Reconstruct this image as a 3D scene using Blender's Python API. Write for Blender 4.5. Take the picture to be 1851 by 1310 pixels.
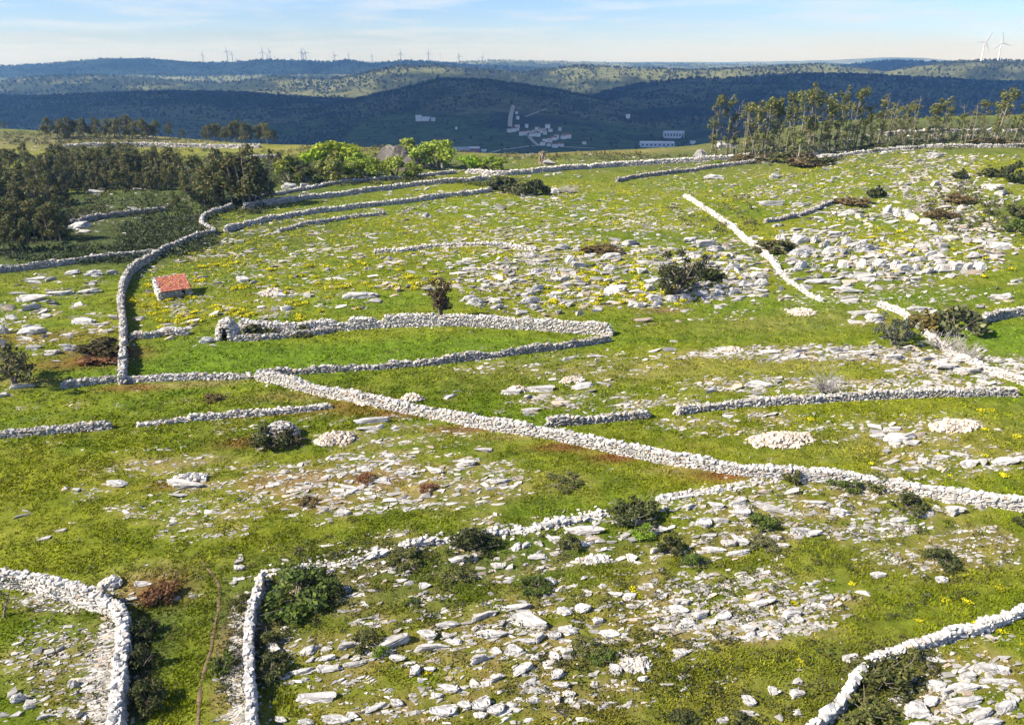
import bpy, bmesh, math, random
import numpy as np

for o in list(bpy.data.objects):
    bpy.data.objects.remove(o, do_unlink=True)
SC = bpy.context.scene
COL = SC.collection
R = math.radians

# ------------------------------------------------------------------ camera
PW, PH, F = 1851.0, 1310.0, 1372.0
PITCH = R(22.0)
CAM = np.array([0.0, 0.0, 26.0])
cd = bpy.data.cameras.new('camera')
cd.sensor_width = 36.0
cd.lens = 36.0 * F / PW
cd.clip_start = 0.5
cd.clip_end = 40000.0
cam = bpy.data.objects.new('camera', cd)
cam.location = CAM
cam.rotation_euler = (R(90) - PITCH, 0, 0)
COL.objects.link(cam)
SC.camera = cam

# ------------------------------------------------------------------ light
SUN_AZ, SUN_EL = R(107.0), R(40.0)      # azimuth from +Y towards -X (left of the view)
SUN = np.array([-math.sin(SUN_AZ) * math.cos(SUN_EL), math.cos(SUN_AZ) * math.cos(SUN_EL), math.sin(SUN_EL)])
sl = bpy.data.lights.new('sun', 'SUN')
sl.energy = 5.0
sl.angle = R(0.5)
sl.color = (1.0, 0.93, 0.81)
so = bpy.data.objects.new('sun', sl)
COL.objects.link(so)
from mathutils import Vector
so.rotation_euler = Vector(SUN).to_track_quat('Z', 'Y').to_euler()

w = bpy.data.worlds.new('World')
SC.world = w
w.use_nodes = True
nt = w.node_tree
for n in list(nt.nodes):
    nt.nodes.remove(n)
def N(nt, typ, **kw):
    n = nt.nodes.new(typ)
    for k, v in kw.items():
        setattr(n, k, v)
    return n
sky = N(nt, 'ShaderNodeTexSky')
sky.sky_type = 'NISHITA'
sky.sun_disc = False
sky.sun_elevation = SUN_EL
sky.sun_rotation = -SUN_AZ
sky.altitude = 300.0
sky.air_density = 1.0
sky.dust_density = 0.0
sky.ozone_density = 2.0
# thin high cloud, mapped on a flat layer far above the ground
tc = N(nt, 'ShaderNodeTexCoord')
sep = N(nt, 'ShaderNodeSeparateXYZ')
nt.links.new(tc.outputs['Generated'], sep.inputs[0])
mx = N(nt, 'ShaderNodeMath', operation='ADD'); mx.inputs[1].default_value = 0.05
mxm = N(nt, 'ShaderNodeMath', operation='MAXIMUM'); mxm.inputs[1].default_value = 0.0
nt.links.new(sep.outputs['Z'], mxm.inputs[0]); nt.links.new(mxm.outputs[0], mx.inputs[0])
dv = N(nt, 'ShaderNodeVectorMath', operation='DIVIDE')
cmb = N(nt, 'ShaderNodeCombineXYZ')
for i in range(3):
    nt.links.new(mx.outputs[0], cmb.inputs[i])
nt.links.new(tc.outputs['Generated'], dv.inputs[0]); nt.links.new(cmb.outputs[0], dv.inputs[1])
nz = N(nt, 'ShaderNodeTexNoise'); nz.inputs['Scale'].default_value = 0.75; nz.inputs['Detail'].default_value = 7.0; nz.inputs['Roughness'].default_value = 0.56
nt.links.new(dv.outputs[0], nz.inputs['Vector'])
rp = N(nt, 'ShaderNodeMapRange'); rp.inputs['From Min'].default_value = 0.46; rp.inputs['From Max'].default_value = 0.66
rp.inputs['To Max'].default_value = 0.6
nt.links.new(nz.outputs['Fac'], rp.inputs['Value'])
mixc = N(nt, 'ShaderNodeMix', data_type='RGBA')
nt.links.new(rp.outputs['Result'], mixc.inputs['Factor'])
wb = N(nt, 'ShaderNodeVectorMath', operation='MULTIPLY'); wb.inputs[1].default_value = (0.5, 0.655, 1.07)   # white balance
nt.links.new(sky.outputs[0], wb.inputs[0])
nt.links.new(wb.outputs[0], mixc.inputs[6])
mixc.inputs[7].default_value = (4.9, 5.5, 6.3, 1)
bg = N(nt, 'ShaderNodeBackground'); bg.inputs['Strength'].default_value = 0.085
nt.links.new(mixc.outputs[2], bg.inputs['Color'])
wo = N(nt, 'ShaderNodeOutputWorld')
nt.links.new(bg.outputs[0], wo.inputs['Surface'])

vs = SC.view_settings
vs.view_transform = 'Standard'; vs.look = 'None'; vs.gamma = 1.0; vs.exposure = 1.12
vs.use_curve_mapping = False
SC.render.engine = 'CYCLES'
SC.cycles.max_bounces = 5
SC.cycles.diffuse_bounces = 3
SC.cycles.transparent_max_bounces = 8
SC.cycles.volume_bounces = 0
SC.cycles.use_denoising = True

# ------------------------------------------------------------------ maths helpers
rng = np.random.default_rng(7)
random.seed(7)

def hash2(ix, iy, seed):
    n = (ix.astype(np.int64) * 374761393 + iy.astype(np.int64) * 668265263 + seed * 1442695041) & 0xffffffff
    n = ((n ^ (n >> 13)) * 1274126177) & 0xffffffff
    n = n ^ (n >> 16)
    return n / 4294967295.0

def vnoise(x, y, seed=0):
    x = np.asarray(x, float); y = np.asarray(y, float)
    fx = np.floor(x); fy = np.floor(y)
    ix = fx.astype(np.int64); iy = fy.astype(np.int64)
    tx = x - fx; ty = y - fy
    tx = tx * tx * (3 - 2 * tx); ty = ty * ty * (3 - 2 * ty)
    a = hash2(ix, iy, seed); b = hash2(ix + 1, iy, seed); c = hash2(ix, iy + 1, seed); d = hash2(ix + 1, iy + 1, seed)
    return (a + (b - a) * tx) * (1 - ty) + (c + (d - c) * tx) * ty

def fbm(x, y, seed=0, octv=4):
    s = 0; a = 0.5; t = 0
    for i in range(octv):
        s = s + a * vnoise(x, y, seed + i * 17); t += a
        x = x * 2.03 + 13.7; y = y * 2.03 + 7.1; a *= 0.5
    return s / t

def sstep(a, b, x):
    t = np.clip((x - a) / (b - a), 0, 1)
    return t * t * (3 - 2 * t)

SP, CP = math.sin(PITCH), math.cos(PITCH)
def raydir(px, py):
    u = (np.asarray(px, float) - PW / 2) / F
    v = (PH / 2 - np.asarray(py, float)) / F
    return np.stack([u, CP + v * SP, -SP + v * CP], -1)

def at_dist(px, py, Y):
    d = raydir(px, py)
    return CAM + d * (Y / d[..., 1])[..., None]

def proj(P):
    P = np.asarray(P, float) - CAM
    dep = P[..., 1] * CP - P[..., 2] * SP
    up = P[..., 1] * SP + P[..., 2] * CP
    return PW / 2 + F * P[..., 0] / dep, PH / 2 - F * up / dep, F / dep

# ------------------------------------------------------------------ terrain heights
CX = np.array([-500, -300, -209, -140, -78, -30, 0, 60, 110, 202, 300, 500.])
CY = np.array([360, 335, 312, 285, 250, 226, 218, 236, 268, 300, 318, 340.])

RIDGES = [  # (distance, front width, back width, skyline in photo pixels)
    (2500, 620, 700, [(-500, 175), (0, 186), (100, 178), (250, 166), (400, 172), (500, 182), (600, 186), (700, 166), (790, 143), (880, 146), (980, 160), (1080, 182), (1180, 200), (1400, 215), (2300, 210)]),
    (3000, 850, 700, [(-500, 215), (900, 205), (1000, 185), (1100, 166), (1180, 150), (1260, 143), (1400, 139), (1550, 135), (1700, 142), (1851, 150), (2300, 150)]),
    (3900, 500, 500, [(-500, 140), (0, 150), (60, 140), (160, 137), (260, 143), (400, 150), (500, 136), (560, 141), (620, 141), (720, 120), (800, 121), (880, 126), (950, 130), (1050, 119), (1150, 124), (1250, 128), (1400, 121), (1490, 117), (1580, 128), (1700, 140), (2300, 150)]),
    (3700, 420, 500, [(-500, 200), (1450, 190), (1560, 150), (1640, 126), (1720, 114), (1800, 110), (1851, 112), (2300, 125)]),
    (5600, 600, 700, [(-500, 118), (0, 120), (100, 115), (180, 107), (250, 105), (300, 108), (370, 115), (440, 111), (480, 108), (550, 110), (600, 113), (625, 108), (680, 115), (740, 109), (830, 116), (920, 122), (1100, 130), (2300, 130)]),
    (5000, 500, 600, [(-500, 140), (1400, 130), (1500, 122), (1560, 115), (1620, 110), (1680, 111), (1760, 113), (2300, 125)]),
    (7200, 900, 900, [(-500, 130), (760, 120), (840, 112), (900, 109), (980, 111), (1100, 114), (1300, 117), (1400, 116), (1500, 114), (1560, 118), (2300, 116)]),
    (11800, 900, 900, [(-500, 112), (1400, 112), (1500, 109), (1590, 104), (1650, 103), (1720, 107), (1850, 111), (2300, 108)]),
]
_R = []
for Y, wf, wb, pts in RIDGES:
    p = np.array(pts, float)
    P = at_dist(p[:, 0], p[:, 1], float(Y))
    _R.append((Y, wf, wb, P[:, 0], P[:, 2]))

def valley_h(x, y):
    base = -150 + 10 * (fbm(x / 400, y / 400, 3, 3) - 0.5)
    z = base.copy()
    for Y, wf, wb, rx, rz in _R:
        wob = 0.16 * wf * (fbm(x / 700, y * 0 + Y, 11, 2) - 0.5) * 2
        zc = np.interp(x, rx, rz)
        s = (y - Y - wob)
        bell = np.where(s < 0, np.exp(-(s / wf) ** 2), np.exp(-(s / wb) ** 2))
        z = np.maximum(z, base + (zc - base) * bell)
    amp = sstep(1900, 2500, y)
    z = z + amp * (20 * (fbm(x / 520, y / 520, 21, 3) - 0.55) * sstep(-20, -60, z) + 8 * (fbm(x / 130, y / 130, 31, 3) - 0.5))
    return z

def plateau_h(x, y):
    z = 1.3 * (fbm(x / 48, y / 48, 5, 3) - 0.5) + 0.5 * (fbm(x / 11, y / 11, 6, 3) - 0.5)
    z = z + 5.5 * sstep(35, 120, x) * sstep(85, 190, y)
    z = z - 1.5 * sstep(-40, -110, x) * sstep(80, 160, y)
    # low bedding steps that run with the rock rows
    q = (y - 0.16 * x) / 5.2 + 1.2 * fbm(x / 14, y / 14, 9, 2)
    fr = q - np.floor(q)
    z = z + 0.16 * (sstep(0.0, 0.85, fr) - sstep(0.85, 1.0, fr)) * (0.4 + 0.6 * fbm(x / 20, y / 20, 8, 2))
    s = y - np.interp(x, CX, CY) + 12 * (fbm(x / 60, y / 60, 12, 2) - 0.5)
    s = np.maximum(s, 0)
    return z - 0.24 * (np.sqrt(s * s + 18 ** 2) - 18)

def height_raw(x, y):
    a = plateau_h(x, y)
    far = y > 420
    b = np.full_like(a, -150.0)
    if np.any(far):
        b[far] = valley_h(x[far], y[far])
    k = 12.0
    return np.where(a - b > 60, a, np.where(b - a > 60, b, k * np.logaddexp(a / k, b / k)))

GX0, GX1, GY0, GY1, GS = -440.0, 440.0, -10.0, 480.0, 0.5
gxx = np.arange(GX0, GX1 + GS, GS); gyy = np.arange(GY0, GY1 + GS, GS)
_gx, _gy = np.meshgrid(gxx, gyy)
GH = plateau_h(_gx, _gy)

def hgt(x, y):
    x = np.asarray(x, float); y = np.asarray(y, float)
    u = np.clip((x - GX0) / GS, 0, GH.shape[1] - 1.001); v = np.clip((y - GY0) / GS, 0, GH.shape[0] - 1.001)
    i = u.astype(int); j = v.astype(int); a = u - i; b = v - j
    return (GH[j, i] * (1 - a) + GH[j, i + 1] * a) * (1 - b) + (GH[j + 1, i] * (1 - a) + GH[j + 1, i + 1] * a) * b

_T = 18.0 * 1.0055 ** np.arange(0, 590)
def pix(px, py):
    """photo pixel -> point on the plateau"""
    px = np.atleast_1d(np.asarray(px, float)); py = np.atleast_1d(np.asarray(py, float))
    d = raydir(px, py)
    P = CAM + d[:, None, :] * (_T[None, :, None] / np.linalg.norm(d, axis=1)[:, None, None])
    g = P[..., 2] - hgt(P[..., 0], P[..., 1])
    hit = g < 0
    k = np.where(hit.any(1), hit.argmax(1), g.argmin(1))
    k = np.maximum(k, 1)
    r = np.arange(len(px))
    g0 = g[r, k - 1]; g1 = g[r, k]
    t = np.where(g1 < 0, g0 / np.maximum(g0 - g1, 1e-9), 1.0)
    Q = P[r, k - 1] * (1 - t)[:, None] + P[r, k] * t[:, None]
    Q[:, 2] = hgt(Q[:, 0], Q[:, 1])
    return Q

_TF = 700.0 * 1.004 ** np.arange(0, 760)
def pix_far(px, py):
    px = np.atleast_1d(np.asarray(px, float)); py = np.atleast_1d(np.asarray(py, float))
    d = raydir(px, py)
    P = CAM + d[:, None, :] * (_TF[None, :, None] / np.linalg.norm(d, axis=1)[:, None, None])
    h = height_raw(P[..., 0].ravel(), P[..., 1].ravel()).reshape(P.shape[:2])
    g = P[..., 2] - h
    hit = g < 0
    k = np.where(hit.any(1), hit.argmax(1), g.argmin(1))
    r = np.arange(len(px))
    Q = P[r, k].copy(); Q[:, 2] = h[r, k]
    return Q

# ------------------------------------------------------------------ object helpers
def tag(o, label=None, cat=None, group=None, kind=None):
    if label: o['label'] = label
    if cat: o['category'] = cat
    if group: o['group'] = group
    if kind: o['kind'] = kind
    return o

def mesh(name, V, Fc, tint=None, smooth=False):
    V = np.ascontiguousarray(V, dtype=np.float32); Fc = np.ascontiguousarray(Fc, dtype=np.int32)
    me = bpy.data.meshes.new(name)
    me.vertices.add(len(V)); me.vertices.foreach_set('co', V.ravel())
    k = Fc.shape[1]
    me.loops.add(Fc.size); me.loops.foreach_set('vertex_index', Fc.ravel())
    me.polygons.add(len(Fc)); me.polygons.foreach_set('loop_start', np.arange(0, Fc.size, k, dtype=np.int32))
    me.polygons.foreach_set('loop_total', np.full(len(Fc), k, dtype=np.int32))
    me.polygons.foreach_set('use_smooth', np.full(len(Fc), bool(smooth)))
    if tint is not None:
        t = np.ones((len(V), 4), dtype=np.float32)
        t[:, :3] = np.asarray(tint, dtype=np.float32)
        at = me.color_attributes.new('tint', 'FLOAT_COLOR', 'POINT')
        at.data.foreach_set('color', t.ravel())
    me.update(calc_edges=True)
    me.validate()
    return me

def obj(name, me, mat=None, parent=None, loc=None):
    o = bpy.data.objects.new(name, me)
    COL.objects.link(o)
    if mat is not None and me is not None and len(me.materials) == 0:
        me.materials.append(mat)
    if parent is not None:
        o.parent = parent
    if loc is not None:
        o.location = loc
    return o

def empty(name, loc, rz=0):
    o = bpy.data.objects.new(name, None)
    o.empty_display_size = 0.3
    COL.objects.link(o)
    o.location = loc
    o.rotation_euler = (0, 0, rz)
    return o

class Soup:
    def __init__(self):
        self.V = []; self.F = []; self.T = []; self.n = 0
    def add(self, V, Fc, tint):
        V = np.asarray(V, float)
        self.V.append(V); self.F.append(np.asarray(Fc) + self.n)
        t = np.asarray(tint, float)
        self.T.append(np.broadcast_to(t, (len(V), 3)) if t.ndim == 1 else t)
        self.n += len(V)
    def mesh(self, name, smooth=False):
        return mesh(name, np.concatenate(self.V), np.concatenate(self.F), np.concatenate(self.T), smooth)

def euler_mats(e):
    cx, sx = np.cos(e[:, 0]), np.sin(e[:, 0]); cy, sy = np.cos(e[:, 1]), np.sin(e[:, 1]); cz, sz = np.cos(e[:, 2]), np.sin(e[:, 2])
    M = np.empty((len(e), 3, 3))
    M[:, 0, 0] = cz * cy; M[:, 0, 1] = cz * sy * sx - sz * cx; M[:, 0, 2] = cz * sy * cx + sz * sx
    M[:, 1, 0] = sz * cy; M[:, 1, 1] = sz * sy * sx + cz * cx; M[:, 1, 2] = sz * sy * cx - cz * sx
    M[:, 2, 0] = -sy; M[:, 2, 1] = cy * sx; M[:, 2, 2] = cy * cx
    return M

def bake(soup, bank, P, S, E, var, tint):
    """many copies of a bank of shapes in one mesh"""
    M = euler_mats(E)
    for k, (bv, bf) in enumerate(bank):
        ix = np.nonzero(var == k)[0]
        if len(ix) == 0: continue
        v = np.einsum('nij,nvj->nvi', M[ix], bv[None] * S[ix][:, None, :]) + P[ix][:, None, :]
        nv = len(bv)
        f = (bf[None] + (np.arange(len(ix)) * nv)[:, None, None]).reshape(-1, bf.shape[1])
        soup.add(v.reshape(-1, 3), f, np.repeat(tint[ix], nv, axis=0))

# ------------------------------------------------------------------ materials
def base_mat(name):
    m = bpy.data.materials.new(name); m.use_nodes = True
    nt = m.node_tree
    for n in list(nt.nodes): nt.nodes.remove(n)
    out = N(nt, 'ShaderNodeOutputMaterial')
    return m, nt, out

def mat_tint(name, rough=0.9, trans=0.0, nscale=None, namt=0.3, bump=None, bscale=6.0, rand=0.25, stain=None, coord='Object', spec=0.2):
    """colour from the mesh's own 'tint' attribute, varied by noise and from object to object"""
    m, nt, out = base_mat(name)
    L = nt.links.new
    a = N(nt, 'ShaderNodeAttribute'); a.attribute_name = 'tint'
    col = a.outputs['Color']
    tc = N(nt, 'ShaderNodeTexCoord')
    oi = N(nt, 'ShaderNodeObjectInfo')
    mr = N(nt, 'ShaderNodeMapRange'); mr.inputs['To Min'].default_value = 1 - rand; mr.inputs['To Max'].default_value = 1 + rand
    L(oi.outputs['Random'], mr.inputs['Value'])
    val = mr.outputs['Result']
    if nscale:
        nz = N(nt, 'ShaderNodeTexNoise'); nz.inputs['Scale'].default_value = nscale; nz.inputs['Detail'].default_value = 6; nz.inputs['Roughness'].default_value = 0.65
        L(tc.outputs[coord], nz.inputs['Vector'])
        m2 = N(nt, 'ShaderNodeMapRange'); m2.inputs['From Min'].default_value = 0.25; m2.inputs['From Max'].default_value = 0.75
        m2.inputs['To Min'].default_value = 1 - namt; m2.inputs['To Max'].default_value = 1 + namt
        L(nz.outputs['Fac'], m2.inputs['Value'])
        mm = N(nt, 'ShaderNodeMath', operation='MULTIPLY'); L(val, mm.inputs[0]); L(m2.outputs['Result'], mm.inputs[1])
        val = mm.outputs[0]
    vm = N(nt, 'ShaderNodeVectorMath', operation='SCALE'); L(col, vm.inputs[0]); L(val, vm.inputs['Scale'])
    col = vm.outputs[0]
    if stain:
        n3 = N(nt, 'ShaderNodeTexNoise'); n3.inputs['Scale'].default_value = stain[1]; n3.inputs['Detail'].default_value = 5
        L(tc.outputs[coord], n3.inputs['Vector'])
        m3 = N(nt, 'ShaderNodeMapRange'); m3.inputs['From Min'].default_value = 0.52; m3.inputs['From Max'].default_value = 0.68; m3.inputs['To Max'].default_value = stain[2]
        L(n3.outputs['Fac'], m3.inputs['Value'])
        mi = N(nt, 'ShaderNodeMix', data_type='RGBA'); L(m3.outputs['Result'], mi.inputs['Factor']); L(col, mi.inputs[6]); mi.inputs[7].default_value = (*stain[0], 1)
        col = mi.outputs[2]
    p = N(nt, 'ShaderNodeBsdfPrincipled'); p.inputs['Roughness'].default_value = rough; p.inputs['Specular IOR Level'].default_value = spec
    L(col, p.inputs['Base Color'])
    if bump:
        bn = N(nt, 'ShaderNodeTexNoise'); bn.inputs['Scale'].default_value = bscale; bn.inputs['Detail'].default_value = 8; bn.inputs['Roughness'].default_value = 0.7
        L(tc.outputs[coord], bn.inputs['Vector'])
        bp = N(nt, 'ShaderNodeBump'); bp.inputs['Strength'].default_value = 1.0; bp.inputs['Distance'].default_value = bump
        L(bn.outputs['Fac'], bp.inputs['Height']); L(bp.outputs[0], p.inputs['Normal'])
    sh = p.outputs[0]
    if trans > 0:
        tr = N(nt, 'ShaderNodeBsdfTranslucent'); L(col, tr.inputs['Color'])
        ms = N(nt, 'ShaderNodeMixShader'); ms.inputs[0].default_value = trans
        L(sh, ms.inputs[1]); L(tr.outputs[0], ms.inputs[2]); sh = ms.outputs[0]
    L(sh, out.inputs['Surface'])
    return m

M_ROCK = mat_tint('limestone', 0.92, 0, 1.7, 0.32, 0.06, 5.0, 0.13, ((0.2, 0.175, 0.145), 3.6, 0.7), 'Object', 0.15)
M_STONE = mat_tint('wall_stone', 0.92, 0, 2.3, 0.25, 0.03, 9.0, 0.14, ((0.2, 0.19, 0.17), 4.0, 0.5), 'Object', 0.15)
M_LEAF = mat_tint('foliage', 0.7, 0.28, None, 0, None, 1, 0.18)
M_GRASS = mat_tint('grass_blades', 0.85, 0.3, None, 0, None, 1, 0.0, None, 'Object', 0.03)
M_BARK = mat_tint('bark', 0.9, 0, 3.0, 0.3, None, 1, 0.15)
M_GROUND = mat_tint('turf', 0.95, 0, 1.3, 0.38, 0.12, 2.2, 0.0, None, 'Object', 0.08)
M_HILL = mat_tint('far_hillside', 0.95, 0, 0.035, 0.75, None, 1, 0.0, None, 'Object', 0.05)
M_WOOD = mat_tint('far_trees', 0.9, 0.1, None, 0, None, 1, 0.0)
M_PLASTER = mat_tint('painted_plaster', 0.85, 0, 0.3, 0.1, None, 1, 0.1)
M_TILE = mat_tint('clay_tile', 0.8, 0, 5.0, 0.25, None, 1, 0.0)
M_PAINT = mat_tint('white_paint', 0.45, 0, None, 0, None, 1, 0.0, None, 'Object', 0.4)
M_DIRT = mat_tint('bare_earth', 0.95, 0, 2.5, 0.3, 0.03, 6.0, 0.0)
M_CLOUD = mat_tint('cloud', 1.0, 0.3, None, 0, None, 1, 0.0, None, 'Object', 0.0)

# ------------------------------------------------------------------ ground colours
G_BLOBS = []   # (x, y, rx, ry, yaw, colour, strength)
def blob(px, py, rx, ry, col, st, yaw=0.12):
    q = pix(px, py)[0]
    G_BLOBS.append((q[0], q[1], rx, ry, yaw, np.array(col), st))
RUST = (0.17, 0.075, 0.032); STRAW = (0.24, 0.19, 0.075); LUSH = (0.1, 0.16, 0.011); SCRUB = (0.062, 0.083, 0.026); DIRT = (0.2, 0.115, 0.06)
for a in [
    (330, 640, 12, 3.4, LUSH, .9), (550, 645, 14, 3, LUSH, .9), (800, 625, 14, 3, LUSH, .8), (420, 665, 14, 1.6, LUSH, .8),
    (150, 685, 5, 2, LUSH, .8), (1830, 610, 8, 7, LUSH, .9), (1500, 540, 14, 4, LUSH, .6), (950, 735, 14, 3, LUSH, .5),
    (130, 1150, 3.5, 5, LUSH, .6), (700, 540, 12, 4, LUSH, .5), (600, 390, 30, 4, LUSH, .5), (700, 370, 30, 3, LUSH, .5),
    (240, 700, 3, .8, RUST, .7), (370, 693, 4, .8, STRAW, .7), (560, 715, 5, 1.2, STRAW, .8), (640, 730, 4, 1, RUST, .6), (740, 748, 3, .8, RUST, .8),
    (840, 775, 3, .7, RUST, .8), (930, 790, 3, .7, STRAW, .7), (1030, 808, 3, .7, RUST, .8), (1120, 826, 2.6, .7, RUST, .9), (1240, 846, 3, .8, STRAW, .7),
    (1320, 858, 3, .8, RUST, .9), (450, 800, 3, 1.0, RUST, .8), (640, 745, 3, .8, RUST, .5), (500, 745, 5, .7, RUST, .5),
    (560, 905, 3, 1.2, RUST, .5), (320, 875, 2, .9, RUST, .6), (650, 865, 4, 1.4, RUST, .5), (780, 880, 3, 1.0, STRAW, .6), (500, 870, 3, 1.2, RUST, .5),
    (260, 1055, 2.6, 1.6, STRAW, .8), (290, 1070, 1.6, 1.2, RUST, .8), (330, 835, 4, .9, STRAW, .6), (900, 880, 6, 2, STRAW, .3),
    (185, 640, 4.5, 2.2, RUST, .9), (60, 610, 7, 2.4, RUST, .45), (120, 660, 5, 1.6, RUST, .5), (60, 690, 4, 1, STRAW, .5),
    (1450, 580, 14, 3, STRAW, .3), (1200, 560, 2.5, 1.0, DIRT, .7), (1300, 660, 22, 3, STRAW, .35), (1650, 790, 10, 3, STRAW, .35),
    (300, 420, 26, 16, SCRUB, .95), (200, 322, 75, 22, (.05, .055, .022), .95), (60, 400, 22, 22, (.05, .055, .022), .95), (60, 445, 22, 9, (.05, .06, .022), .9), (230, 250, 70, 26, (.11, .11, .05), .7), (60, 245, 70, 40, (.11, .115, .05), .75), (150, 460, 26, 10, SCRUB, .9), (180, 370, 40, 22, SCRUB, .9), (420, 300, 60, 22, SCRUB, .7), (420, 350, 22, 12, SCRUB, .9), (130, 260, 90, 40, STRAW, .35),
    (700, 265, 60, 20, STRAW, .4), (600, 300, 45, 14, SCRUB, .7), (1500, 275, 40, 10, SCRUB, .6), (1700, 245, 60, 16, SCRUB, .5), (1650, 250, 100, 34, (.085, .095, .035), .85), (1750, 225, 120, 40, (.085, .095, .035), .8),
    (1060, 275, 40, 8, STRAW, .5), (1830, 400, 9, 20, SCRUB, .5),
    (700, 1050, 10, 3, SCRUB, .45), (900, 1000, 9, 2.2, SCRUB, .45), (500, 1090, 3, 3, SCRUB, .7), (262, 1180, 1.4, 4, SCRUB, .9), (1600, 1230, 3, 2.4, SCRUB, .8),
    (1300, 1230, 9, 4, (0.14, 0.125, 0.035), .3), (1000, 1290, 14, 2.4, (0.14, 0.125, 0.035), .3), (1550, 1010, 12, 4, (0.13, 0.13, 0.03), .3),
    (430, 1150, 1.2, 3, SCRUB, .4),
]:
    blob(*a)

DIRTMAP = None
def dirt_at(x, y):
    u = np.clip((x - GX0) / GS, 0, GH.shape[1] - 1.001); v = np.clip((y - GY0) / GS, 0, GH.shape[0] - 1.001)
    i = u.astype(int); j = v.astype(int); a = u - i; b = v - j; D = DIRTMAP
    return (D[j, i] * (1 - a) + D[j, i + 1] * a) * (1 - b) + (D[j + 1, i] * (1 - a) + D[j + 1, i + 1] * a) * b

def gcol(x, y):
    n1 = fbm(x / 15, y / 9, 41, 4); n2 = fbm(x / 3.4, y / 2.4, 42, 3); n3 = fbm(x / 0.9, y / 0.7, 43, 3)
    t = sstep(0.18, 0.78, 0.5 * n1 + 0.32 * n2 + 0.18 * n3)[..., None]
    g = np.array([0.088, 0.135, 0.009]) * (1 - t) + np.array([0.165, 0.178, 0.014]) * t
    b = sstep(0.56, 0.74, 0.55 * fbm(x / 5, y / 3.4, 44, 4) + 0.45 * n3)[..., None] * 0.18
    g = g * (1 - b) + np.array([0.16, 0.115, 0.05]) * b
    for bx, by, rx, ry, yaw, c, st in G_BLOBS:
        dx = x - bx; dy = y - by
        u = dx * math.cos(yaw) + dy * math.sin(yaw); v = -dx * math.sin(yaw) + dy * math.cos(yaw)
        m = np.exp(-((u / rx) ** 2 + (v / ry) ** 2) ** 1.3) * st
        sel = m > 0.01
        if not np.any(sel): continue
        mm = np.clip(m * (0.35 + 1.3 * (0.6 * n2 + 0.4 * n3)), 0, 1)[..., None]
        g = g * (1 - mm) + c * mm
    if DIRTMAP is not None:      # bare reddish soil worn round the stones
        dm = (np.clip(dirt_at(x, y), 0, 1) * sstep(.3, .65, .6 * n3 + .4 * n2))[..., None] * .5
        g = g * (1 - dm) + np.array([.2, .125, .07]) * dm
    return g * (0.58 + 0.72 * n3[..., None])

# ------------------------------------------------------------------ ground sheet and hills
def polar_sheet(radii, amax, ncol, hfun):
    a = np.linspace(-amax, amax, ncol)
    rr, aa = np.meshgrid(radii, a, indexing='ij')
    x = rr * np.sin(aa); y = rr * np.cos(aa)
    z = hfun(x.ravel(), y.ravel()).reshape(x.shape)
    V = np.stack([x, y, z], -1).reshape(-1, 3)
    n, m = x.shape
    i = np.arange(n - 1)[:, None] * m + np.arange(m - 1)[None, :]
    Fq = np.stack([i, i + 1, i + m + 1, i + m], -1).reshape(-1, 4)[:, ::-1]
    return V, Fq

RJ = 455.0
rad = np.concatenate([np.linspace(1.5, 12, 14)[:-1], 12 * (RJ / 12) ** np.linspace(0, 1, 430)])
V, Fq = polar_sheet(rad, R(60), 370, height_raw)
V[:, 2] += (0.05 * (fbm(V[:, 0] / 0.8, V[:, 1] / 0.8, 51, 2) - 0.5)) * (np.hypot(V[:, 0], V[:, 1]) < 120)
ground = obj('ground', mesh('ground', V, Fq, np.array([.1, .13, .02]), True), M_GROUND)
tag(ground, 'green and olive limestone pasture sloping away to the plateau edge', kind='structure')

V, Fq = polar_sheet(RJ * (12900 / RJ) ** np.linspace(0, 1, 300), R(42), 330, height_raw)
x, y = V[:, 0], V[:, 1]
n = fbm(x / 420, y / 420, 61, 4) * 0.6 + fbm(x / 90, y / 90, 62, 3) * 0.4
t = sstep(0.40, 0.58, n)[:, None]
hc = np.array([0.026, 0.037, 0.016]) * (1 - t) + np.array([0.125, 0.14, 0.062]) * t
fieldm = (sstep(2050, 1900, y) * sstep(1000, 1150, y))[:, None] * sstep(0.4, 0.55, fbm(x / 160, y / 90, 63, 2))[:, None] * 0.9
hc = hc * (1 - fieldm) + np.array([0.055, 0.1, 0.025]) * fieldm
hills = obj('hills', mesh('hills', V, Fq, hc, True), M_HILL)
tag(hills, 'wooded blue green hills and valley beyond the plateau', kind='structure')

# ------------------------------------------------------------------ stone shapes
def hull(pts):
    bm = bmesh.new()
    for p in pts: bm.verts.new(p)
    r = bmesh.ops.convex_hull(bm, input=bm.verts)
    dead = [g for g in set(r['geom_interior'] + r['geom_unused']) if isinstance(g, bmesh.types.BMVert)]
    bmesh.ops.delete(bm, geom=dead, context='VERTS')
    bmesh.ops.triangulate(bm, faces=bm.faces)
    bm.verts.index_update()
    v = np.array([q.co[:] for q in bm.verts]); f = np.array([[q.index for q in g.verts] for g in bm.faces])
    bm.free()
    return v, f

def stone_bank(n, npts, boxy, seed):
    rs = np.random.default_rng(seed); out = []
    for i in range(n):
        d = rs.normal(size=(npts, 3)); d /= np.linalg.norm(d, axis=1)[:, None]
        p = np.sign(d) * np.abs(d) ** boxy
        p *= rs.uniform(0.8, 1.1, (npts, 1))
        v, f = hull(p * 0.5)
        v = v / (v.max(0) - v.min(0))
        v = v - (v.max(0) + v.min(0)) / 2
        out.append((v, f))
    return out

B_STONE = stone_bank(20, 14, 0.4, 3)
B_FAR = stone_bank(12, 8, 0.42, 4)
B_ROCK = stone_bank(24, 9, 0.5, 5)

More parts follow.
